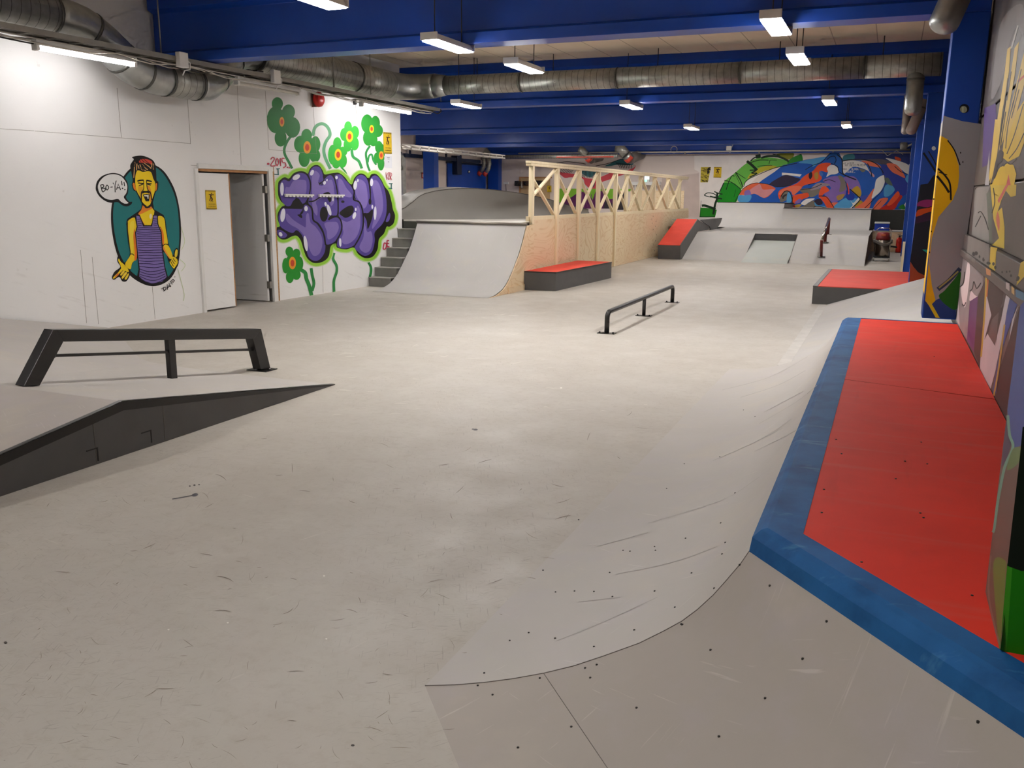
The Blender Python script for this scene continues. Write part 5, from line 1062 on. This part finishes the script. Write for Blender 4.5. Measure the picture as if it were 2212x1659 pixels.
for a, w in (([(780, 62), (840, 2)], 10), ([(440, 270), (560, 200), (700, 150), (780, 62)], 10), ([(950, 30), (1020, 100), (1030, 200), (1040, 330), (1120, 380), (1250, 430)], 18), ([(1030, 130), (1170, 112), (1400, 115), (1560, 170), (1660, 280), (1680, 330)], 14), ([(850, 170), (950, 220), (975, 300), (1050, 350)], 12), ([(1150, 580), (1290, 705), (1302, 760), (1170, 895)], 16), ([(650, 690), (760, 695), (830, 770), (905, 890)], 11), ([(730, 455), (820, 430), (920, 465)], 10), ([(1430, 170), (1480, 280), (1500, 380)], 15), ([(480, 512), (590, 480)], 10), ([(780, 110), (850, 60), (910, 60), (930, 120), (900, 175)], 10), ([(240, 690), (230, 800)], 9), ([(550, 900), (620, 850), (820, 890)], 9), ([(1860, 215), (1960, 300), (2070, 340)], 10), ([(1695, 360), (1710, 500), (1650, 620), (1470, 800), (1360, 905)], 9), ([(1650, 760), (1520, 900)], 8), ([(1080, 460), (1110, 560), (1120, 640)], 10), ([(360, 590), (560, 560), (700, 500)], 9)): p.line(K_, a, w)
def ltext(s, x, y, h, col, w=7):                # simple block capitals drawn with strokes
    G = {'A': [[(0, 1), (.5, 0), (1, 1)], [(.2, .6), (.8, .6)]], 'S': [[(1, 0), (0, .2), (1, .7), (0, 1)]], 'K': [[(0, 0), (0, 1)], [(1, 0), (0, .5), (1, 1)]], 'I': [[(.5, 0), (.5, 1)]], 'D': [[(0, 0), (0, 1), (1, .6), (.8, .1), (0, 0)]], 'M': [[(0, 1), (.1, 0), (.5, .6), (.9, 0), (1, 1)]], 'Y': [[(0, 0), (.5, .5), (1, 0)], [(.5, .5), (.5, 1)]],
         'B': [[(0, 0), (0, 1), (1, .75), (0, .5), (.8, .2), (0, 0)]], 'E': [[(1, 0), (0, 0), (0, 1), (1, 1)], [(0, .5), (.8, .5)]], 'T': [[(0, 0), (1, 0)], [(.5, 0), (.5, 1)]], 'F': [[(1, 0), (0, 0), (0, 1)], [(0, .5), (.8, .5)]], 'R': [[(0, 1), (0, 0), (.9, .25), (0, .5), (1, 1)]], 'N': [[(0, 1), (0, 0), (1, 1), (1, 0)]], 'W': [[(0, 0), (.25, 1), (.5, .4), (.75, 1), (1, 0)]], 'O': [[(.5, 0), (0, .5), (.5, 1), (1, .5), (.5, 0)]], 'L': [[(0, 0), (0, 1), (1, 1)]], 'U': [[(0, 0), (0, 1), (1, 1), (1, 0)]], 'G': [[(1, 0), (0, .2), (0, 1), (1, 1), (1, .5), (.5, .5)]], '_': [[(0, 1), (1, 1)]], 'C': [[(1, 0), (0, .2), (0, .8), (1, 1)]], 'P': [[(0, 1), (0, 0), (1, .25), (0, .5)]]}
    for ch in s:
        for st in G.get(ch, []): p.line(col, [(x+a*h*.6, y+b*h) for a, b in st], w, sm=False)
        x += h*.8
ltext('AS', 1045, 155, 28, K_, 5); ltext('A', 1110, 155, 28, K_, 5); ltext('KID', 1150, 152, 28, K_, 5); ltext('MY', 1075, 185, 28, K_, 5); ltext('BEST', 1150, 185, 30, K_, 5); ltext('FRIEND', 1262, 180, 30, K_, 5)
ltext('WAS', 1045, 245, 26, (90, 90, 120), 5); ltext('A', 1130, 245, 26, (190, 190, 210), 5); ltext('OLDER', 1175, 245, 30, WHT, 6); ltext('FIGURE_', 1060, 285, 32, WHT, 6)
p.done('wall_mural', 'colourful mural of a reclining horse head and green arch on the far wall', 'mural')
# ---- winged bird with red drips, and the painted low band below it
p = Paint((0, YF, 0), (0, -1, 0)).at(1200, 250, 7.373)
p.poly((212, 76, 86), [(45, 890), (200, 880), (420, 970), (530, 1000), (640, 1000), (780, 950), (1000, 850), (1250, 790), (1265, 830), (1200, 900), (1050, 950), (960, 975), (850, 1020), (740, 1060), (700, 1150), (560, 1160), (470, 1090), (430, 1000), (250, 980), (150, 990), (70, 930)])
p.poly((204, 190, 184), [(55, 850), (300, 835), (500, 850), (760, 800), (900, 760), (1190, 800), (1250, 775), (1255, 820), (1100, 880), (900, 890), (760, 950), (620, 990), (530, 995), (430, 950), (200, 915), (80, 895)]); p.poly((52, 108, 116), [(790, 800), (920, 740), (1050, 690), (1140, 700), (1240, 760), (1180, 790), (1000, 780), (880, 800)]); p.poly((60, 120, 128), [(400, 880), (520, 860), (680, 870), (620, 930), (560, 980), (450, 940)])
for i in range(9): p.line(K_, [(300-28*i, 848), (262-26*i, 885), (240-25*i, 915)], 8)
for i in range(11): p.line(K_, [(420+24*i, 870), (440+20*i, 930), (400+28*i, 985)], 9)
for i in range(8): p.line(K_, [(960+30*i, 745+4*i), (1010+28*i, 790), (1030+26*i, 840)], 9)
p.line(K_, [(640, 800), (800, 770), (920, 735), (1050, 690), (1150, 700), (1240, 760)], 10); p.line(K_, [(0, 760), (160, 735), (330, 745), (480, 770)], 10); p.poly((46, 40, 70), [(560, 1050), (620, 1020), (620, 1110), (580, 1140)])
p.poly((128, 186, 54), [(30, 1160), (1235, 1165), (1235, 1200), (970, 1215), (960, 1480), (30, 1480)], False); p.poly((90, 34, 84), [(60, 1480), (100, 1360), (250, 1300), (390, 1200), (520, 1240), (590, 1340), (640, 1200), (740, 1200), (860, 1330), (960, 1320), (960, 1480)], False); p.poly((56, 50, 56), [(960, 1212), (1145, 1212), (1145, 1500), (960, 1500)], False); p.poly((56, 50, 56), [(760, 1480), (800, 1330), (960, 1440), (960, 1480)], False)
for i in range(6): p.line((120, 60, 112), [(420+50*i, 1250), (440+50*i, 1380), (470+52*i, 1470)], 9)
p.done('wall_mural', 'winged bird mural with red drips above a green and purple band, behind the lattice', 'mural')
# ---- painted right wall and columns
wm = thing('wall_mural', 'yellow plumed dark graffiti covering the right wall beside the red deck', 'mural', (XR, 6.5, .62))
p = Paint((XR, 0, 0), (-1, 0, 0)).at(1962, 400, 3.318)
p.poly((146, 138, 138), [(380, 512), (440, 545), (540, 620), (535, 720), (500, 800), (440, 830), (420, 1110), (340, 975), (365, 800)], False); p.poly((222, 208, 208), [(428, 540), (442, 620), (415, 850), (395, 860), (375, 740), (400, 700)]); p.poly((218, 202, 204), [(440, 830), (450, 760), (480, 790), (510, 790), (535, 720), (520, 790), (490, 815)]); p.poly((212, 198, 198), [(345, 970), (360, 830), (368, 1010)], False)
p.poly((106, 62, 112), [(442, 832), (500, 795), (490, 1000), (470, 1195), (420, 1110)], False); p.poly((74, 58, 54), [(500, 795), (560, 660), (690, 740), (660, 900), (600, 960), (520, 1180), (510, 1300), (470, 1195)], False)
p.poly((212, 198, 202), [(560, 780), (595, 930), (565, 1060), (620, 1150), (660, 980), (700, 870), (705, 960), (655, 1180), (625, 1330), (590, 1460), (512, 1330), (520, 1180), (540, 960)], False); p.poly((70, 60, 58), [(545, 1110), (590, 940), (575, 1050), (600, 1000)], False); p.poly((70, 60, 58), [(625, 1160), (650, 900), (680, 860), (640, 1060)], False)
p.poly((66, 86, 156), [(730, 760), (800, 800), (730, 1000), (665, 1200), (630, 1490), (600, 1500), (655, 1200), (700, 950)], False); p.poly((208, 206, 212), [(705, 770), (735, 775), (695, 960), (650, 1180), (668, 950)], False); p.poly((206, 206, 212), [(800, 850), (780, 880), (720, 1120), (745, 960)], False); p.poly((70, 56, 52), [(800, 860), (830, 830), (830, 1100), (740, 1700), (620, 1560), (660, 1300), (720, 1120)], False)
for a, c, w in (([(560, 640), (548, 900), (522, 1230)], (202, 170, 60), 12), ([(690, 1000), (645, 1330), (612, 1510)], (196, 160, 80), 13), ([(575, 640), (562, 800)], (214, 120, 60), 9)): p.line(c, a, w)
for a in ([(370, 730), (395, 700), (405, 620)], [(440, 760), (460, 740), (470, 690), (490, 740), (520, 700)], [(385, 850), (400, 865), (412, 840)]): p.line((40, 34, 34), a, 7)
p.done('lower_paint', '', '', wm)
p = Paint((XR-.03, 0, 0), (-1, 0, 0)).at(1962, 400, 3.318)
for a, c in (([(425, 490), (480, 530), (475, 560), (405, 505)], (120, 116, 112)), ([(555, 590), (590, 610), (590, 650), (560, 640)], (210, 150, 100)), ([(700, 695), (725, 705), (725, 760), (700, 740)], (200, 190, 190)), ([(740, 720), (760, 740), (760, 790), (740, 770)], (206, 170, 110)), ([(770, 745), (830, 770), (830, 830), (770, 800)], (84, 130, 160))): p.poly(c, a, False)
p.done('moulding_paint', '', '', wm)['kind'] = 'stuff'
p = Paint((XR-.012, 0, 0), (-1, 0, 0)).at(1962, 400, 3.318)
for a, c in (([(430, 360), (580, 425), (580, 590), (420, 480)], (128, 122, 118)), ([(590, 440), (640, 450), (630, 480), (622, 615), (580, 590)], (214, 186, 60)), ([(805, 555), (835, 540), (835, 650), (775, 720)], (206, 180, 60))): p.poly(c, a, False)
for i in range(16):
    x = 440+random.random()*370; y = 455+(x-430)*.55+random.random()*40; p.ell((34, 28, 26), x, y, 5+random.random()*8, 6+random.random()*10)
p.done('ledge_paint', '', '', wm)['kind'] = 'stuff'
p = Paint((XR+.02, 0, 0), (-1, 0, 0)).at(1962, 400, 3.318)
p.poly((140, 136, 132), [(478, 10), (590, 0), (560, 70), (585, 300), (575, 415), (455, 355), (470, 150)], False); p.poly((104, 110, 98), [(560, 60), (600, 40), (600, 430), (580, 410)], False)
p.poly((214, 186, 64), [(588, -5), (775, -5), (770, 75), (735, 85), (700, 40), (670, 100), (640, 190), (672, 160), (690, 300), (688, 455), (600, 430), (650, 380), (610, 240)], False); p.poly((204, 110, 90), [(640, 190), (655, 250), (650, 330), (630, 250)]); p.poly((206, 100, 90), [(700, -5), (720, -5), (650, 130), (640, 110)], False)
for a in ([(500, 200), (520, 190), (550, 240), (575, 320)], [(480, 300), (520, 220)], [(610, 20), (620, 120), (600, 200)], [(480, 30), (500, 10), (580, 5)]): p.line((40, 36, 36), a, 7)
p.at(1912, 0, 4.147)
p.poly((86, 64, 124), [(890, 970), (990, 925), (1005, 1100), (965, 1400), (910, 1480), (870, 1500), (880, 1200)], False); p.poly((130, 124, 124), [(1010, 330), (1080, 130), (1230, 40), (1240, 320), (1180, 240), (1110, 400), (1050, 700), (950, 880)])
YL2, YD = (224, 190, 84), (226, 190, 40)
for a, c in (([(1095, 440), (1125, 415), (1110, 640), (1050, 1000), (1010, 1330), (985, 1500), (940, 1650), (955, 1500), (1000, 1100), (1065, 700)], YL2), ([(1160, 430), (1200, 370), (1160, 680), (1060, 1250), (1020, 1350), (1040, 1200), (1105, 800)], YL2), ([(1244, 470), (1244, 760), (1180, 1000), (1080, 1330), (1040, 1450), (1070, 1200), (1150, 850)], YL2), ([(985, 1070), (1010, 1070), (1000, 1250), (960, 1560), (925, 1640), (955, 1350)], YL2), ([(1244, 900), (1244, 1280), (1200, 1400), (1100, 1450), (1040, 1400), (1110, 1200), (1180, 1000)], YD), ([(955, 1659), (1000, 1540), (1030, 1500), (1100, 1460), (1150, 1480), (1175, 1560), (1155, 1659)], YD)): p.poly(c, a, False)
p.poly((206, 70, 40), [(1185, 725), (1244, 670), (1244, 690), (1195, 740)], False); p.poly((210, 90, 90), [(1085, 1659), (1105, 1560), (1125, 1659)], False); p.poly((176, 172, 172), [(893, 1659), (935, 1345), (930, 1659)], False); p.poly((206, 204, 200), [(1185, 225), (1195, 230), (1140, 430), (1120, 440)], False)
for a in ([(1150, 900), (1100, 1130), (1080, 1330)], [(1240, 930), (1160, 1200), (1090, 1380)], [(1100, 700), (1060, 1000), (1020, 1300)], [(1060, 1490), (1090, 1460), (1130, 1470), (1180, 1420)], [(1244, 1190), (1180, 1330), (1110, 1420)], [(1010, 1520), (980, 1600)], [(1130, 640), (1090, 900)], [(1220, 620), (1130, 1000)], [(1080, 1000), (1030, 1330)], [(1200, 800), (1130, 1060)]): p.line((60, 50, 40), a, 8)
p.poly((60, 52, 50), [(1010, 1370), (1060, 1360), (1050, 1440), (1010, 1480), (990, 1560), (960, 1600)])
p.done('upper_paint', '', '', wm)
def colpaint(plane_o, n, col, name, fn):
    global p
    p = Paint(plane_o, n); fn(); p.done(name, '', '', col)
def c2():
    p.at(0, 0, 1)
    p.poly((152, 154, 156), [(2038.4, 250), (2080, 262), (2121, 268), (2104.2, 397), (2090, 500), (2064.5, 680), (1998, 660), (2021, 400)], False)
    p.poly((232, 182, 20), [(2033.8, 294), (2047, 301), (2061.5, 325), (2071, 357), (2072, 381), (2069, 405), (2058, 432), (2027, 469), (2013, 514), (2007, 569), (2013, 617), (2030, 686), (2021, 686), (1998.2, 653), (2010, 520), (2022, 400)], False)
    p.poly((40, 62, 122), [(1997.5, 648), (2008, 662), (2022, 648), (2040, 640), (2066, 650), (2064, 688), (1994.4, 686)], False); p.poly((32, 104, 28), [(2028, 640), (2040, 628), (2060, 605), (2076, 590), (2068, 665), (2045, 660)]); p.poly((232, 190, 30), [(1998, 645), (2012, 655), (2030, 687), (2021, 686)], False)
    for a, w, c in (([(2026, 625), (2050, 606), (2074, 580)], 9, (52, 66, 92)), ([(2028, 622), (2050, 604), (2070, 586)], 3.5, (160, 156, 90)), ([(2026, 364), (2042, 380), (2052, 398), (2054, 432)], 4, K_), ([(2024, 380), (2040, 400), (2050, 416)], 5, K_), ([(2047, 303), (2062, 325), (2074, 357)], 2.6, K_), ([(2028, 372), (2046, 378)], 2, K_)): p.line(c, a, w)
    p.ell((10, 14, 24), 2083, 234.5, 10.5, 10); p.ell((150, 156, 130), 2081.5, 236.5, 7.5, 7.5); p.line((192, 200, 160), [(2080, 231), (2080, 243)], 3); p.line((210, 120, 60), [(2039, 251), (2039.6, 250)], 2)
    for x, y in ((2017, 430), (2008, 545), (2012, 500), (2075, 330), (2080, 350)): p.ell(K_, x, y, 1.2, 2)
colpaint((0, 9.42, 0), (0, -1, 0), COLS[1], 'painted_front', c2)
mb = MB()
for z0, z1, mi in ((.612, .84, 0), (.84, 2.33, 1), (2.33, 2.46, 2)): mb.add([(.3594, 9.425, z0), (.3594, 9.785, z0), (.3594, 9.785, z1), (.3594, 9.425, z1)], [(0, 1, 2, 3)], mi)
mb.build('painted_side', [paintmat((40, 62, 122)), paintmat((232, 182, 20)), paintmat((168, 162, 158))], COLS[1])
def c3():
    p.at(1850, 330, 5.53)
    p.poly((30, 28, 38), [(765, 380), (850, 370), (880, 330), (920, 270), (990, 250), (990, 1500), (640, 1560), (640, 1300), (680, 1000), (730, 600)], False)
    p.poly((150, 42, 104), [(740, 590), (830, 560), (930, 570), (930, 625), (850, 655), (730, 640)]); p.poly((202, 72, 22), [(735, 685), (850, 660), (930, 635), (920, 690), (830, 720), (715, 765)]); p.poly((56, 28, 56), [(715, 765), (920, 700), (910, 800), (700, 850)], False); p.poly((34, 156, 136), [(785, 1155), (880, 1160), (880, 1225)], False)
    p.poly((156, 74, 44), [(645, 1300), (680, 1360), (740, 1430), (850, 1480), (880, 1560), (630, 1560)], False); p.line(K_, [(800, 0), (880, 120), (950, 230)], 24); p.line(K_, [(860, -20), (930, 100), (980, 210)], 14); p.line(K_, [(740, 640), (850, 656), (930, 625)], 9)
    p.at(0, 0, 1); p.ell((230, 230, 226), 2017, 320.5, 4.5, 4.5)
colpaint((0, 16.16, 0), (0, -1, 0), COLS[2], 'painted_front', c3)
def c1s():
    p.at(0, 0, 1)
    p.poly((112, 90, 80), [(2172, 919), (2188, 800), (2230, 800), (2206, 984), (2161, 1404), (2128, 1284)], False)
    p.poly((66, 82, 142), [(2176, 885), (2204, 660), (2260, 600), (2208, 962), (2189, 968), (2180, 950)], False); p.poly((80, 66, 86), [(2172, 919), (2177, 900), (2186, 955), (2172, 1000), (2163, 1010)], False)
    p.line((116, 160, 140), [(2177, 897), (2181, 940), (2188, 966), (2170, 1010), (2156, 1080), (2148, 1140), (2144, 1150)], 6); p.poly((104, 126, 78), [(2188, 970), (2207, 970), (2200, 1000), (2175, 1015)]); p.poly((110, 130, 60), [(2146, 1215), (2170, 1210), (2172, 1240), (2160, 1400), (2152, 1330)])
    p.line((136, 112, 100), [(2140, 1200), (2136, 1290), (2158, 1390)], 4)
colpaint((.36, 0, 0), (-1, 0, 0), COLS[0], 'painted_side', c1s)
def c1f():
    p.at(1982, 850, 2.765)
    p.poly((34, 140, 16), [(492, 1540), (536, 1015), (680, 1050), (680, 1575), (560, 1565)], False); p.poly((72, 172, 40), [(492, 1540), (536, 1015), (566, 1035), (530, 1555)], False); p.poly((18, 28, 18), [(536, 1030), (612, 370), (628, 200), (700, 200), (700, 1055), (620, 1060)], False)
colpaint((0, 2.42, 0), (0, -1, 0), COLS[0], 'painted_front', c1f)
# ---- scuffs and stains on the floor and on the corner ramp
p = Paint((0, 0, 0), (0, 0, 1)).at(0, 0, 1); p.step = .000002
p.line((86, 82, 84), [(372, 1078), (395, 1074), (416, 1070)], 2.2); p.ell((84, 82, 88), 421, 1069, 7, 3.4, -.2); p.ell((70, 66, 70), 1027, 928, 5, 2); p.ell((96, 92, 90), 1022, 927, 3, 1.4)
for x, y, r in ((410, 1050, 1.6), (420, 1048, 2), (430, 1047, 1.6), (12, 1388, 3), (762, 1610, 3), (1117, 1600, 2)): p.ell((60, 54, 50), x, y, r*1.3, r*.8)
for x, y in ((492, 1345), (364, 1360), (705, 1380), (700, 1244), (1212, 838)): p.ell((232, 228, 220), x, y, 2.2, 1.6)
random.seed(11)
for i in range(150):
    y = 820+(random.random()**.7)*830; x = random.random()*(1450-(y-820)*.62); L_ = random.uniform(5, 34)*(.5+y/1659); an = random.choice((.2, .6, 1.1, 1.6, 2.2, -.4))+random.uniform(-.3, .3)
    if x < 760-(y-830)*2.6 : continue
    q = [(x+L_*t*math.cos(an+cv*t), y+L_*t*.6*math.sin(an+cv*t)) for cv in (random.uniform(-.5, .5),) for t in (0, .35, .7, 1)]
    c = random.choice(((140, 129, 115), (132, 120, 106), (122, 110, 96), (150, 139, 125)))
    p.line(c, q, random.uniform(.7, 1.5), taper=True)
for i in range(46):
    y = random.uniform(640, 900); x = random.uniform(600, 1400); L_ = random.uniform(8, 40); q = [(x+L_*t, y+random.uniform(-2, 2)) for t in (0, .5, 1)]
    p.line((207, 201, 191), q, random.uniform(.7, 1.6), taper=True)
for i in range(16): x, y = 930+random.random()*60, 865+random.random()*40; p.line((222, 216, 206), [(x, y), (x+random.uniform(-14, 14), y+random.uniform(4, 12))], 1.6, taper=True)
for i in range(22): x, y = 330+random.random()*130, 960+random.random()*50; p.line((110, 100, 92), [(x, y), (x+random.uniform(-22, 22), y+random.uniform(2, 12))], 1.2, taper=True)
o = p.done('scuff_marks', '', '', bpy.data.objects['floor']); o['kind'] = 'stuff'
mb = MB()
for a_ in ([(1560, 842), (1660, 815), (1745, 770)], [(1600, 858), (1680, 832), (1740, 800)], [(1640, 915), (1720, 868), (1765, 832)], [(1620, 960), (1690, 925)], [(1630, 975), (1720, 930)], [(1540, 995), (1640, 950), (1710, 905)], [(1650, 890), (1735, 845)], [(1200, 1385), (1300, 1345), (1420, 1290)], [(1330, 1240), (1450, 1215), (1550, 1180)], [(1400, 1130), (1560, 1080), (1640, 1030)], [(1250, 1300), (1340, 1290)], [(1290, 1180), (1400, 1150)]):
    pts = Paint.cr(a_, 5, False); w3 = [shoot(x, y, z_hip) for x, y in pts]; w4 = [shoot(x, y+1.0, z_hip) for x, y in pts]
    if None in w3 or None in w4: continue
    n_ = len(w3); mb.add([q+V((-.0004, 0, .0008)) for q in w3]+[q+V((-.0004, 0, .0008)) for q in w4], [(i, i+1, n_+i+1, n_+i) for i in range(n_-1)])
mb.build('wheel_marks', mat('wheel_mark', (172, 166, 160), .5), hip)['kind'] = 'stuff'
# ================================================================ signs and notices
def sign(name, label, cat, corners, o, n, prints, board=(226, 190, 40), thick=.006, group=None):
    o, n = V(o), V(n).normalized()
    q = [hit(x, y, o+n*thick, n) for x, y in corners]
    t = thing(name, label, cat, (q[2]+q[3])/2, group)
    MB().prism(q, -n*(thick-.001)).build('board', paintmat(board, .4), t)
    global p
    p = Paint(o+n*thick, n); TL, TR, BR, BL = corners
    def uv(u, v): return tuple((TL[i]*(1-u)+TR[i]*u)*(1-v)+(BL[i]*(1-u)+BR[i]*u)*v for i in (0, 1))
    w = math.dist(TL, TR); prints(uv, w); p.done('print', '', '', t); return t
BR_ = (58, 22, 14)
def skater(text=True):
    def f(uv, w):
        for v0, v1 in ((.0, .075), (.925, 1)):
            for i in range(13):
                p.poly(BR_, [uv(i/13+.0, v1), uv(i/13+.04, v0), uv(i/13+.075, v0), uv(i/13+.038, v1)], False)
        c = uv(.58, .165); p.ell(BR_, c[0], c[1], w*.055, w*.06)
        for a, s in (([(.30, .225), (.80, .235)], .085), ([(.53, .24), (.47, .35), (.60, .45), (.53, .56)], .13), ([(.44, .40), (.34, .57)], .085), ([(.42, .575), (.70, .585)], .03), ([(.45, .60), (.45, .63)], .03), ([(.65, .60), (.65, .63)], .03)): p.line(BR_, [uv(*x) for x in a], w*s)
        rows = (('AKNING', .22, .70), ('SKER', .64, .70), ('PA', .2, .82), ('EGEN', .36, .82), ('RISK', .65, .82))
        for s_, u, v in rows:
            for i, ch in enumerate(s_):
                G = {'A': [(0, 1), (.5, 0), (1, 1)], 'K': [(0, 0), (0, 1), (0, .5), (1, 0), (0, .5), (1, 1)], 'N': [(0, 1), (0, 0), (1, 1), (1, 0)], 'I': [(.5, 0), (.5, 1)], 'G': [(1, 0), (0, .1), (0, 1), (1, .9), (1, .5)], 'S': [(1, 0), (0, .25), (1, .7), (0, 1)], 'E': [(1, 0), (0, 0), (0, .5), (.8, .5), (0, .5), (0, 1), (1, 1)], 'R': [(0, 1), (0, 0), (1, .25), (0, .5), (1, 1)], 'P': [(0, 1), (0, 0), (1, .25), (0, .5)]}[ch]
                p.line(BR_, [uv(u+i*.066+a*.045, v+b*.055) for a, b in G], w*.018, sm=False)
            if s_ in ('AKNING', 'PA'):
                x = uv(u+(.022 if s_[0] == 'A' else .09), v-.015); p.ell(BR_, x[0], x[1], w*.01, w*.01)
    return f
sign('warning_sign', 'yellow skater warning sign on the closed door leaf', 'sign', [(444, 410.6), (465.5, 411.3), (468.7, 452.2), (446.7, 452)], LWO+LWN*.001, LWN, skater())
sign('warning_sign', 'yellow skater warning sign at the end of the mural wall beside a green flower', 'sign', [(828.4, 285.2), (845.7, 286.8), (846.7, 332.6), (829.3, 331.3)], LWO+LWN*.004, LWN, skater())
sign('warning_sign', 'yellow skater warning sign on the far wall left of the green arch', 'sign', [(1542.3, 360.8), (1558.9, 361), (1557.7, 384), (1541.1, 383.5)], (0, YF-.005, 0), (0, -1, 0), skater())
sign('warning_sign', 'tiny yellow warning sign on the far wall behind the first lattice bay', 'sign', [(1182, 401), (1191, 401), (1191, 415), (1182, 415)], (0, YF-.07, 0), (0, -1, 0), skater())
def notice(uv, w):
    for a, b, v in ((.35, .7, .13), (.42, .68, .25), (.45, .62, .5)): p.line((60, 60, 80), [uv(a, v), uv(b, v)], w*.05)
sign('paper_notice', 'white paper notice with three short lines below the yellow wall sign', 'notice', [(830, 336.5), (846.7, 337.5), (847, 363), (831, 362)], LWO+LWN*.001, LWN, notice, (224, 224, 230), .003)
def torn(uv, w):
    random.seed(5)
    for i in range(26):
        u, v = random.random()*.85, random.random()*.95
        p.line((60, 50, 20), [uv(u, v), uv(min(u+.25, .95), v+.02), uv(min(u+.3, .98), v+.06)], w*.05)
    p.poly((30, 26, 24), [uv(.72, .05), uv(.95, .02), uv(.85, .2), uv(.95, .35), uv(.75, .45), uv(.68, .2)])
t = sign('torn_poster', 'torn yellow and black poster remnant left of the far skater sign', 'poster', [(1514, 361), (1536, 361), (1529, 394), (1513, 394)], (0, YF-.003, 0), (0, -1, 0), torn, (186, 168, 54), .004)

def redmark(uv, w): p.poly((236, 224, 220), [uv(.25, .2), uv(.9, .2), uv(.9, .8), uv(.25, .8)], False)
sign('fire_sign', 'small red edged sign on the dirty side wall left of the blue column', 'sign', [(911, 373), (918, 373), (918, 386), (911, 385)], (-16.6, 0, 0), (1, 0, 0), redmark, (196, 60, 54))
q0, q1 = P(1951, 521, 'y', 22.86), P(1958, 588, 'y', 22.86)
tag(MB().box(.30, .355, 22.87, 22.9, .002, P(1955, 522, 'y', 22.88).z).build('timber_strip', LUM), 'narrow upright timber strip beside the far blue column base', 'timber strip')
# ---------------------------------------------------------------- world and view
w = bpy.data.worlds.new('world'); SC.world = w; w.use_nodes = True
w.node_tree.nodes['Background'].inputs[0].default_value = (.02, .02, .02, 1)
w.node_tree.nodes['Background'].inputs[1].default_value = .2
SC.view_settings.view_transform = 'Standard'; SC.view_settings.look = 'None'; SC.view_settings.exposure = .1; SC.view_settings.gamma = 1
SC.view_settings.use_curve_mapping = False
cy = SC.cycles; cy.max_bounces = 5; cy.diffuse_bounces = 3; cy.glossy_bounces = 2; cy.transmission_bounces = 2
cy.sample_clamp_indirect = 4; cy.caustics_reflective = False; cy.caustics_refractive = False; cy.use_denoising = True; cy.use_adaptive_sampling = True; cy.adaptive_threshold = .12; cy.adaptive_min_samples = 12
